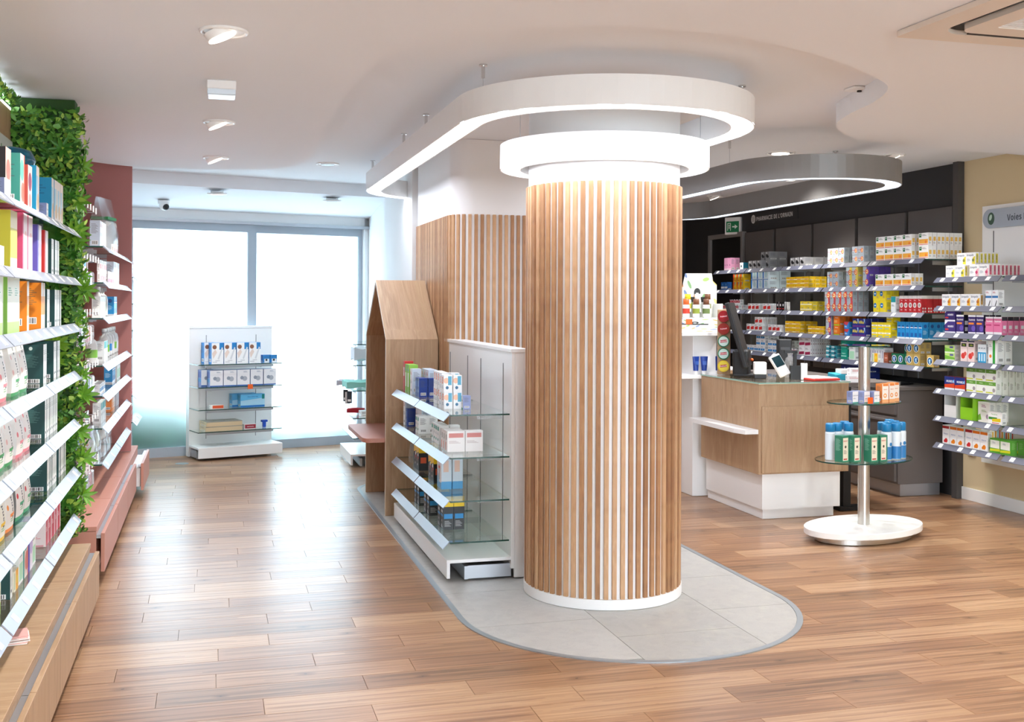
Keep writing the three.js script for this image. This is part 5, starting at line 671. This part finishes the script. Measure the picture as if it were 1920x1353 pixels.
/* ---------- right: beige wall ---------- */
const BH = [1.697, 1.488, 1.293, 1.092, 0.879, 0.677, 0.478];
{
  const mk = (a, b, l) => { const o = thing('wall_shelf_unit', l, 'shelf unit'); part('back_panel', bx(XR - 0.03, XR - 0.003, 0.32, 2.24, a + 0.002, b - 0.002), M.lacquer, o); for (const D of [a + 0.13, b - 0.13]) part('slotted_upright', bx(XR - 0.034, XR - 0.03, 0.42, 2.05, D, D + 0.004), std(0x444446, 0.6), o); bay(o, -1, XR - 0.035, 5.2, a, b - 0.0, BH, M.railGrey, 4, b); return o; };
  mk(6.29, 7.0, 'white panel shelves on the beige wall, beside the dark wall'); mk(5.56, 6.27, 'white panel wall shelves on the beige wall, further from the dark wall'); mk(4.83, 5.54, 'white panel wall shelves on the beige wall, last bay along');
  const [c, g] = canvas(1024, 128); g.fillStyle = '#a9b3c0'; g.fillRect(0, 0, 1024, 128); g.fillStyle = '#3c5a4a'; g.beginPath(); g.ellipse(90, 64, 36, 42, 0, 0, 7); g.fill(); g.fillStyle = '#b9d4c4'; g.beginPath(); g.ellipse(84, 56, 14, 22, 0.5, 0, 7); g.fill(); g.fillStyle = '#3a4450'; g.font = 'bold 58px sans-serif'; g.textBaseline = 'middle'; g.fillText('Voies Respiratoires', 260, 68);
  const o = thing('shelf_sign', 'grey rounded sign reading Voies Respiratoires on the white panel', 'sign', [XR - 0.04, 2.14, -6.46], -Math.PI / 2); const sh = new THREE.Shape(); const w = 0.51, h = 0.07; sh.moveTo(-w + h, -h); sh.lineTo(w - h, -h); sh.absarc(w - h, 0, h, -Math.PI / 2, Math.PI / 2); sh.lineTo(-w + h, h); sh.absarc(-w + h, 0, h, Math.PI / 2, 1.5 * Math.PI); const gg = new THREE.ExtrudeGeometry(sh, { depth: 0.008, bevelEnabled: false }); const p = gg.attributes.position, uv = gg.attributes.uv; for (let i = 0; i < p.count; i++) uv.setXY(i, (p.getX(i) + w) / (2 * w), (p.getY(i) + h) / (2 * h)); part('board', gg, std(0xffffff, 0.5, { map: tex(c) }), o);
  const so = thing('wall_socket', 'white wall socket below the beige wall shelves', 'socket', [XR - 0.008, 0.42, -7.14], -Math.PI / 2); part('plate', new RoundedBoxGeometry(0.085, 0.15, 0.012, 2, 0.003), M.lacquer, so); part('outlet', new THREE.CylinderGeometry(0.022, 0.022, 0.004, 20).rotateX(Math.PI / 2).translate(0, 0.01, 0.0065), std(0xc9c9c9, 0.5), so);
}
{
  const X = 5.23, T = ['top', 'second', 'third', 'fourth', 'fifth', 'sixth', 'lowest'];
  const rows = [
    [[6.93, 'strepYellow', 2, 1, 2, 'white lozenge carton with yellow corner'], [6.86, 'strepYellow', 2, 2, 6, 'white lozenge carton with yellow corner, piled', 0.04], [6.67, 'strepPink', 2, 1, 8, 'white lozenge carton with pink drop'], [6.1, 'blueCream', 1, 1, 2, 'tall white carton with blue wave']],
    [[6.97, 'strepAmber', 4, 1, 4, 'white lozenge carton with amber corner'], [6.5, 'sprayBox', 2, 1, 1, 'white spray carton with blue band']],
    [[6.94, 'humexWide', 1, 2, 1, 'wide purple carton'], [6.81, 'humexPurple', 1, 1, 4, 'tall purple carton with dark side'], [6.68, 'humexPurple', 2, 1, 3, 'tall purple carton with orange band'], [6.5, 'humexPink', 2, 1, 5, 'tall pink carton'], [6.12, 'tealTall', 2, 1, 1, 'white carton with teal top']],
    [[6.94, 'greenFlat', 1, 2, 3, 'flat green carton'], [6.8, 'greenStripe', 1, 1, 1, 'narrow green striped carton', 0.05], [6.76, 'drinkRed', 2, 1, 2, 'pale carton with red fruit'], [6.58, 'vialBlue', 1, 1, 2, 'white and blue vial carton'], [6.47, 'greenStripe', 1, 1, 2, 'white carton with a green stripe'], [6.1, 'emerald', 2, 1, 1, 'emerald carton']],
    [[6.94, 'coldRed', 2, 1, 2, 'navy and red cold remedy carton'], [6.7, 'leafGreen', 3, 2, 6, 'white carton with green top'], [6.1, 'leafGreen', 2, 2, 1, 'white carton with green top, next bay']],
    [[6.6, 'creamBox', 1, 1, 3, 'cream coloured carton with violet flower', 0.02], [6.47, 'paraBox', 1, 1, 1, 'white carton with green and yellow flash']],
    [[6.96, 'fruitRed', 1, 1, 2, 'white carton with red top'], [6.88, 'fruitOrange', 2, 1, 2, 'white carton with orange top'], [6.71, 'fruitRed', 1, 1, 1, 'white fruit carton with red band'], [6.63, 'fruitOrange', 2, 1, 2, 'white fruit carton with orange band'], [6.5, 'tubeStripe', 1, 1, 3, 'striped orange and yellow carton', 0.04], [6.45, 'greenPack', 2, 1, 4, 'green carton with white label'], [6.1, 'emerald', 2, 1, 1, 'emerald carton, lowest shelf']],
  ];
  rows.forEach((r, i) => r.forEach(([D, k, n, up, deep, l, xo = 0]) => block(-1, k, X + xo, BH[i], D, n, up, deep, `${l}, ${T[i]} beige-wall shelf`)));
  const bin = (l, D, c) => { // open fronted plastic scoop bin
    const o = thing('storage_bin', l, 'bin', [5.32, BH[5], -D], -Math.PI / 2), pr = [[-0.1, 0.0], [0.1, 0], [0.1, 0.17], [0.03, 0.19], [-0.1, 0.09]];
    const sh = new THREE.Shape(); pr.forEach(([z, y], i) => i ? sh.lineTo(-z, y) : sh.moveTo(-z, y)); const m = std(c, 0.3);
    for (const s of [-1, 1]) { const g = new THREE.ExtrudeGeometry(sh, { depth: 0.004, bevelEnabled: false }); g.rotateY(Math.PI / 2); g.translate(s * 0.065 - 0.002, 0, 0); part('side', g, m, o); }
    part('bottom', new THREE.BoxGeometry(0.13, 0.004, 0.2).translate(0, 0.002, 0), m, o); part('front', new THREE.BoxGeometry(0.13, 0.09, 0.004).translate(0, 0.045, 0.1), m, o); part('back', new THREE.BoxGeometry(0.13, 0.17, 0.004).translate(0, 0.085, -0.1), m, o);
  };
  bin('white plastic bin with sloping top on the beige wall shelf', 6.86, 0xe8e8e6); bin('lime green plastic bin with sloping top on the beige wall shelf', 6.68, 0x8fce2c);
}
/* dark low cabinet and things on it */
{
  const o = thing('low_cabinet', 'dark grey low cabinet with metal plinth against the dark wall', 'cabinet'); part('body', bx(5.16, XR - 0.065, 0.1, 0.83, 7.4, 8.9, 0.003), M.cab, o); part('top', bx(5.14, XR - 0.065, 0.832, 0.86, 7.38, 8.92, 0.002), M.cab, o); part('plinth', bx(5.2, XR - 0.07, 0.002, 0.098, 7.43, 8.88), M.alu, o);
  for (let i = 0; i < 2; i++) { const a = 7.42 + i * 0.74; for (const [h0, h1] of [[0.12, 0.62], [0.64, 0.81]]) { const d = part('drawer_front', bx(5.14, 5.16, h0, h1, a, a + 0.72, 0.002), M.cab, o); part('handle_bar', bx(5.125, 5.14, h1 - 0.035, h1 - 0.02, a + 0.02, a + 0.7), M.alu, d); } }
  put('navySand', 5.36, 0.861, 8.22, -Math.PI / 2, 'navy blue carton lettered SANDOZ, lower of two', 'navy cartons'); put('navySand', 5.37, 0.922, 8.24, -Math.PI / 2 + 0.06, 'navy blue carton lettered SANDOZ, upper of two', 'navy cartons');
  const k = thing('keyboard', 'flat black keyboard on the dark cabinet', 'keyboard', [5.3, 0.861, -7.75], 0.2); part('case', new RoundedBoxGeometry(0.16, 0.014, 0.4, 1, 0.004).translate(0, 0.008, 0), M.plastic, k); part('keys', new THREE.BoxGeometry(0.12, 0.004, 0.36).translate(0, 0.016, 0), std(0x2a2a2c, 0.5), k);
}
/* ---------- counter ---------- */
{
  const o = thing('sales_counter', 'oak sales counter with glass top on a white base', 'counter'), x0 = 3.655, x1 = 4.36, d0 = 6.83, d1 = 7.75;
  part('body', bx(x0, x1, 0.32, 0.945, d0, d1, 0.002), oakV, o); part('front_panel', bx(x0 + 0.02, x1 - 0.02, 0.33, 0.79, d0 - 0.012, d0 - 0.001, 0.002), oakV, o); part('glass_top', bx(x0 - 0.004, x1 + 0.004, 0.947, 0.957, d0 - 0.012, d1), M.glass, o); part('glass_edge', mergeGeometries([bx(x0 - 0.007, x0 - 0.004, 0.947, 0.957, d0 - 0.012, d1), bx(x0 - 0.004, x1 + 0.004, 0.947, 0.957, d0 - 0.015, d0 - 0.012)]), std(0x8fb5a8, 0.2), o);
  part('base', bx(x0 + 0.045, x1 - 0.05, 0.07, 0.32, d0 + 0.03, d1), M.lacquer, o); part('plinth', bx(x0 + 0.06, x1 - 0.09, 0.002, 0.068, d0 + 0.05, d1), M.white, o);
  const sh = new THREE.Shape(); sh.moveTo(x0, d0 + 0.005); sh.lineTo(x0 - 0.1, d0 + 0.005); sh.lineTo(x0 - 0.13, d0 + 0.12); sh.lineTo(x0 - 0.13, d1 - 0.05); sh.lineTo(x0, d1 - 0.05); const g = new THREE.ExtrudeGeometry(sh, { depth: 0.03, bevelEnabled: false }); g.rotateX(-Math.PI / 2); g.translate(0, 0.6, 0); part('bag_shelf', g, M.lacquer, o);
  // pillar with display shelves
  const p = thing('display_pillar', 'white pillar with small display shelves at the end of the counter', 'display stand'); part('body', bx(3.62, 3.82, 0.002, 1.25, 7.83, 8.2, 0.003), M.lacquer, p); part('side_leaf', bx(3.865, 3.885, 0.96, 1.5, 7.85, 8.2, 0.002), M.lacquer, p);
  for (const h of [0.95, 1.28]) part('shelf', bx(3.42, 3.86, h - 0.03, h, h > 1 ? 7.76 : 7.752, 8.2, 0.004), M.lacquer, p);
  const b = thing('sales_counter', 'second oak sales counter behind the display pillar', 'counter'); part('body', bx(3.6, 4.36, 0.32, 0.945, 8.3, 9.2, 0.002), oakV, b); part('base', bx(3.66, 4.3, 0.002, 0.32, 8.33, 9.2), M.lacquer, b); part('bag_shelf', bx(3.5, 3.6, 0.6, 0.63, 8.35, 9.15), M.lacquer, b); part('top', bx(3.6, 4.36, 0.947, 0.957, 8.3, 9.2), M.lacquer, b);
  for (let i = 0; i < 3; i++) { const t = thing('cream_tube', 'dark blue tube standing on its white cap on the pillar shelf', 'tube', [3.62 + i * 0.07 + (i > 1 ? 0.05 : 0), 0.951, -7.775], rr(-0.3, 0.3), 'blue tubes on the pillar'); part('cap', new THREE.CylinderGeometry(0.018, 0.018, 0.03, 16).translate(0, 0.015, 0), M.lacquer, t); const g2 = new THREE.CylinderGeometry(0.03, 0.02, 0.11, 18, 3); const pp = g2.attributes.position; for (let k = 0; k < pp.count; k++) { const f = (pp.getY(k) + 0.055) / 0.11; pp.setZ(k, pp.getZ(k) * (1 - 0.85 * f)); } g2.translate(0, 0.086, 0); g2.computeVertexNormals(); part('body', g2, std(0x1d3f94, 0.35), t); part('print', new THREE.BoxGeometry(0.03, 0.03, 0.002).translate(0, 0.09, 0.016), std(0x3d63b8, 0.5), t); }
  // spray display
  const [c, q] = canvas(256, 256); q.fillStyle = '#e6e8e4'; q.fillRect(0, 0, 256, 256); ['#5a9a4a', '#4a6aa8', '#d9824a', '#8ab83c', '#c9b04a'].forEach((k, i) => { for (let j = 0; j < 4; j++) { q.fillStyle = k; q.globalAlpha = 0.7; q.beginPath(); q.ellipse((i * 61 + j * 83) % 256, (i * 97 + j * 57) % 256, 20, 8, i + j, 0, 7); q.fill(); } }); q.globalAlpha = 1; q.fillStyle = '#2d302e'; q.fillRect(60, 110, 140, 22); q.beginPath(); q.ellipse(130, 92, 20, 20, 0, 0, 7); q.fill(); q.fillStyle = '#e6e8e4'; q.fillRect(122, 92, 16, 14);
  const dm = std(0xffffff, 0.6, { map: tex(c) }), ds = thing('spray_display', 'printed cardboard counter display with leaf pattern on the pillar', 'display', [3.68, 1.281, -7.95], -0.35);
  part('tray', new THREE.BoxGeometry(0.38, 0.11, 0.2).translate(0, 0.055, 0), dm, ds); const bk = new THREE.Shape(); bk.moveTo(-0.12, 0); bk.lineTo(0.19, 0); bk.lineTo(0.19, 0.37); bk.lineTo(0.16, 0.4); bk.lineTo(0.15, 0.46); bk.lineTo(-0.06, 0.46); bk.lineTo(-0.08, 0.36); bk.lineTo(-0.12, 0.3); const bg = new THREE.ExtrudeGeometry(bk, { depth: 0.006, bevelEnabled: false }); const p2 = bg.attributes.position, u2 = bg.attributes.uv; for (let i = 0; i < p2.count; i++) u2.setXY(i, p2.getX(i) * 3 + 0.4, p2.getY(i) * 2.1); bg.translate(0, 0.001, -0.1); part('back_card', bg, dm, ds);
  const cl = [[0x2a9a4c, 0x1f8f86], [0xe2692c, 0xd0402c], [0x7a4a2c, 0x8a9a3a], [0x6b4228, 0x6a7f4a], [0x2a62c4, 0xa8b8c8], [0xf0d022, 0xc8b84a], [0xeeeeec, 0xb8c0b8], [0x6f4426, 0x8a8f6a]];
  cl.forEach(([a, b2], i) => { const r = i > 3, lx = -0.14 + (i % 4) * 0.078 + (r ? 0.02 : 0), lz = r ? -0.05 : 0.05, cs = Math.cos(-0.35), sn = Math.sin(-0.35); const t = thing('spray_can', `white spray bottle with ${['green', 'orange', 'brown', 'dark brown', 'blue', 'yellow', 'white', 'chestnut'][i]} cap in the cardboard display`, 'spray can', [3.68 + lx * cs + lz * sn, 1.392 + (r ? 0.04 : 0), -7.95 - lx * sn + lz * cs], 0); part('body', can(0.028, 0.1), std(0xeceeea, 0.4), t); part('label', new THREE.CylinderGeometry(0.0285, 0.0285, 0.04, 18, 1, true).translate(0, 0.05, 0), std(b2, 0.5), t); part('cap', lathe([[0.0001, 0.1], [0.024, 0.1], [0.023, 0.145], [0.0001, 0.145]], 18), std(a, 0.4), t); });
  const oc = thing('price_card', 'orange price card on the cardboard display', 'card', [3.58, 1.36, -7.815], -0.35); part('card', new THREE.BoxGeometry(0.05, 0.04, 0.003), M.orange, oc);
  // lozenge tin strip
  const st = thing('tin_display', 'upright wooden strip holding round lozenge tins on the counter', 'display', [3.8, 0.958, -7.66], -0.55); part('board', new RoundedBoxGeometry(0.1, 0.5, 0.02, 2, 0.008).translate(0, 0.25, 0), oakV, st);
  [[0x9c1622, '#9c1622'], [0xa02a22, '#a02a22'], [0x157a55, '#d8ece4'], [0x157a55, '#cfe8df'], [0xe6c52a, '#f0d84a']].forEach(([rim, bg2], i) => { const [k, w] = canvas(128, 128); w.fillStyle = bg2; w.fillRect(0, 0, 128, 128); w.save(); w.translate(64, 62); w.rotate(-0.12); w.fillStyle = '#c01f30'; w.fillRect(-44, -16, 88, 32); w.fillStyle = '#fff'; w.font = 'bold 24px sans-serif'; w.textAlign = 'center'; w.fillText('Pulmoll', 0, 9); w.restore();
    const y = 0.958 + 0.445 - i * 0.095, n = 0.012, cs = Math.cos(-0.55), sn = Math.sin(-0.55); const t = thing('lozenge_tin', `round lozenge tin with ${['dark red rim, topmost', 'red brown rim, second from the top', 'green rim, third from the top', 'green rim, fourth from the top', 'yellow rim, lowest'][i]} on the wooden strip`, 'tin', [3.8 + 0.022 * sn, y, -7.66 + 0.022 * cs], -0.55); part('tin', new THREE.CylinderGeometry(0.044, 0.044, 0.018, 32).rotateX(Math.PI / 2), std(rim, 0.3), t); part('lid_print', new THREE.CircleGeometry(0.037, 32).translate(0, 0, 0.0095), std(0xffffff, 0.35, { map: tex(k) }), t); });
  // till screen and small equipment
  const mo = thing('monitor', 'black till monitor seen from the side on the counter', 'monitor', [3.9, 0.958, -7.45], 1.0); const ms = part('screen', new RoundedBoxGeometry(0.4, 0.5, 0.035, 2, 0.01).translate(0, 0.27, 0), M.plastic, mo, [0, 0.05, 0]); ms.rotation.x = -0.28; part('stand', new RoundedBoxGeometry(0.2, 0.2, 0.12, 2, 0.02).translate(0, 0.1, -0.05), M.plastic, mo); part('foot', new RoundedBoxGeometry(0.24, 0.02, 0.2, 2, 0.006).translate(0, 0.01, 0), M.plastic, mo); part('orange_lamp', new THREE.SphereGeometry(0.012, 12, 8).translate(0.06, 0.12, 0.02), M.orange, mo);
  const cr = thing('card_reader', 'small white and black card terminal on the counter', 'terminal', [3.86, 0.958, -7.2], -0.4); part('body', new RoundedBoxGeometry(0.09, 0.09, 0.09, 2, 0.008).translate(0, 0.075, 0), M.lacquer, cr); part('lower_half', new RoundedBoxGeometry(0.085, 0.045, 0.085, 1, 0.004).translate(0, 0.0225, 0), M.plastic, cr);
  const gb = bottleThing('gel_bottle', 'clear pump bottle of hand gel on the counter', undefined, 4.16, 0.958, 7.3, [bottleBody, M.clear], [bottleCap, M.clear]);
  const tp = thing('payment_terminal', 'payment terminal with sloping screen in a black bracket', 'terminal', [3.98, 0.958, -7.05], -0.3); const ts2 = part('case', new RoundedBoxGeometry(0.09, 0.17, 0.025, 2, 0.006), M.lacquer, tp, [-0.04, 0.1, 0.0]); ts2.rotation.set(-0.5, 0.3, 0.5); part('screen', new THREE.BoxGeometry(0.075, 0.08, 0.004).translate(0, 0.03, 0.0135), std(0x14323a, 0.2), ts2); part('bracket', mergeGeometries([new THREE.BoxGeometry(0.02, 0.2, 0.03).translate(0.07, 0.1, 0), new THREE.BoxGeometry(0.09, 0.02, 0.03).translate(0.04, 0.2, 0), new THREE.BoxGeometry(0.09, 0.1, 0.05).translate(0.08, 0.05, 0)]), M.plastic, tp); part('steel_clip', new RoundedBoxGeometry(0.05, 0.12, 0.02, 1, 0.004).translate(0.13, 0.06, 0.02), M.steel, tp);
  const bp = thing('receipt_printer', 'tall black device standing on the counter', 'printer', [4.28, 0.958, -7.6], -0.3); part('body', new RoundedBoxGeometry(0.1, 0.27, 0.1, 2, 0.008).translate(0, 0.135, 0), M.plastic, bp); part('panel', new THREE.BoxGeometry(0.07, 0.02, 0.004).translate(0, 0.2, 0.051), std(0x3a3a3e, 0.4), bp);
  const rf = thing('red_folder', 'flat red folder lying on the counter', 'folder', [4.2, 0.958, -7.0], 0.1); part('cover', new RoundedBoxGeometry(0.22, 0.014, 0.26, 1, 0.003).translate(0, 0.008, 0), std(0xd2352c, 0.5), rf); part('paper', new THREE.BoxGeometry(0.2, 0.006, 0.24).translate(0, 0.018, 0), M.ticket, rf);
  const tb = thing('teal_tray', 'turquoise tray with papers behind the counter', 'tray', [4.62, 0.93, -7.3], -0.3); part('tray', new RoundedBoxGeometry(0.2, 0.05, 0.2, 2, 0.008).translate(0, 0.025, 0), std(0x1f9fb8, 0.5), tb); part('papers', new THREE.BoxGeometry(0.14, 0.03, 0.16).translate(0.02, 0.066, 0.02), M.ticket, tb);
  const ld = thing('back_desk', 'dark low desk behind the counter', 'desk'); part('top', bx(4.42, 4.9, 0.9, 0.93, 7.0, 8.6), M.cab, ld); part('leg', bx(4.44, 4.5, 0.002, 0.9, 7.02, 7.08), M.black, ld); part('leg', bx(4.44, 4.5, 0.002, 0.9, 8.5, 8.56), M.black, ld); part('foot', bx(4.4, 4.6, 0.002, 0.03, 7.0, 7.1), M.black, ld);
  put('whiteSmall', 4.55, 0.931, 7.05, -0.3, 'white carton with red print behind the counter, lower', 'white cartons behind the counter'); put('whiteSmall', 4.57, 0.982, 7.06, -0.1, 'white carton with red print behind the counter, upper', 'white cartons behind the counter');
}
/* ---------- oval display stand ---------- */
{
  const C = [4.07, 6.2], o = thing('display_stand', 'oval glass tier stand on a white and steel base', 'display stand', [C[0], 0, -C[1]], 0.25);
  const ov = (a, b, h0, h1, bev) => { const s = new THREE.Shape(); s.absellipse(0, 0, a, b, 0, Math.PI * 2); const g = new THREE.ExtrudeGeometry(s, { depth: h1 - h0 - 2 * bev, bevelEnabled: bev > 0, bevelThickness: bev, bevelSize: bev, bevelSegments: 2, curveSegments: 48 }); g.rotateX(-Math.PI / 2); g.translate(0, h0 + bev, 0); return g; };
  part('base', ov(0.44, 0.28, 0.045, 0.085, 0.004), M.lacquer, o); part('base_rim', ov(0.37, 0.23, 0.004, 0.045, 0), M.steel, o);
  part('post', new THREE.CylinderGeometry(0.037, 0.037, 1.145, 36).translate(0, 0.6575, 0), M.steel, o);
  const tiers = [[0.18, 0.14, 1.238], [0.27, 0.19, 0.875], [0.36, 0.24, 0.51]];
  tiers.forEach(([a, b, h]) => { const s = part('tier', ov(a, b, h - 0.008, h, 0), M.glass, o); const r = new THREE.Shape(); r.absellipse(0, 0, a + 0.002, b + 0.002, 0, 7); const hl = new THREE.Path(); hl.absellipse(0, 0, a, b, 0, Math.PI * 2, true); r.holes.push(hl); const g = new THREE.ExtrudeGeometry(r, { depth: 0.008, bevelEnabled: false, curveSegments: 48 }); g.rotateX(-Math.PI / 2); g.translate(0, h - 0.008, 0); part('glass_edge', g, M.edge, s); });
  const at = (lx, lz) => [C[0] + lx * Math.cos(0.25) + lz * Math.sin(0.25), C[1] + lx * Math.sin(0.25) - lz * Math.cos(0.25)];
  const row = (k, list, h, l) => list.forEach(([x, z]) => { const [X, D] = at(x, z); put(k, X, h, D, rr(0.2, 0.35), l, l); });
  row('coldWhite', [[-0.17, 0.06], [-0.11, 0.1], [-0.11, 0.045], [-0.045, 0.12]], 0.876, 'small white cream carton on the middle tier'); row('creamOrange', [[0.03, 0.12], [0.1, 0.11], [0.175, 0.08]], 0.876, 'orange and white carton on the middle tier');
  row('lotionGreen', [[-0.26, 0.06], [-0.19, 0.09], [-0.09, 0.14], [-0.02, 0.15]], 0.511, 'dark green lotion carton on the lowest tier');
  const cb = can(0.032, 0.18), cap = lathe([[0.0001, 0.18], [0.03, 0.18], [0.03, 0.225], [0.026, 0.232], [0.0001, 0.232]], 20), bm = std(0xdfeaf2, 0.3), lm = std(0x2f7fc0, 0.35), cm = std(0x1f86c4, 0.3);
  [[0.06, 0.13], [0.135, 0.14], [0.205, 0.12], [0.1, 0.06], [0.17, 0.05], [0.24, 0.04], [0.27, -0.03]].forEach(([x, z]) => { const [X, D] = at(x, z); const t = thing('spray_can', 'white and blue spray can standing on the lowest tier', 'spray can', [X, 0.511, -D], rnd() * 0.6, 'cans on the lowest tier'); part('body', cb, bm, t); part('blue_label', new THREE.CylinderGeometry(0.0324, 0.0324, 0.08, 20, 1, true).translate(0, 0.045, 0), lm, t); part('emblem', new THREE.CircleGeometry(0.012, 16).translate(0, 0.1, 0.0328), lm, t); part('cap', cap, cm, t); });
  [[-0.2, -0.04], [-0.13, -0.01], [-0.08, -0.09], [-0.26, -0.04]].forEach(([x, z]) => { const [X, D] = at(x, z); const t = thing('spray_can', 'white spray can with blue cap behind the green cartons', 'spray can', [X, 0.511, -D], 0, 'cans behind the green cartons'); part('body', cb, bm, t); part('cap', cap, cm, t); });
  const [X, D] = at(-0.12, 0.16), t1 = thing('price_card', 'orange price card on the middle tier of the stand', 'card', [X, 0.877, -D], 0.25); part('card', new THREE.BoxGeometry(0.045, 0.04, 0.002).translate(0, 0.02, 0), M.orange, t1);
  const s = thing('chrome_leg', 'slim chrome telescopic pole standing behind the oval stand', 'pole', [4.3, 0.001, -6.56]); part('lower_tube', new THREE.CylinderGeometry(0.019, 0.019, 0.4, 20).translate(0, 0.2, 0), M.chrome, s); part('upper_tube', new THREE.CylinderGeometry(0.015, 0.015, 0.18, 20).translate(0, 0.49, 0), M.chrome, s); part('collar', new THREE.CylinderGeometry(0.02, 0.02, 0.012, 20).translate(0, 0.405, 0), M.plastic, s);
}

scene.traverse((o) => { if (o.isMesh) { o.castShadow = true; o.receiveShadow = true; } });
renderer.render(scene, camera);
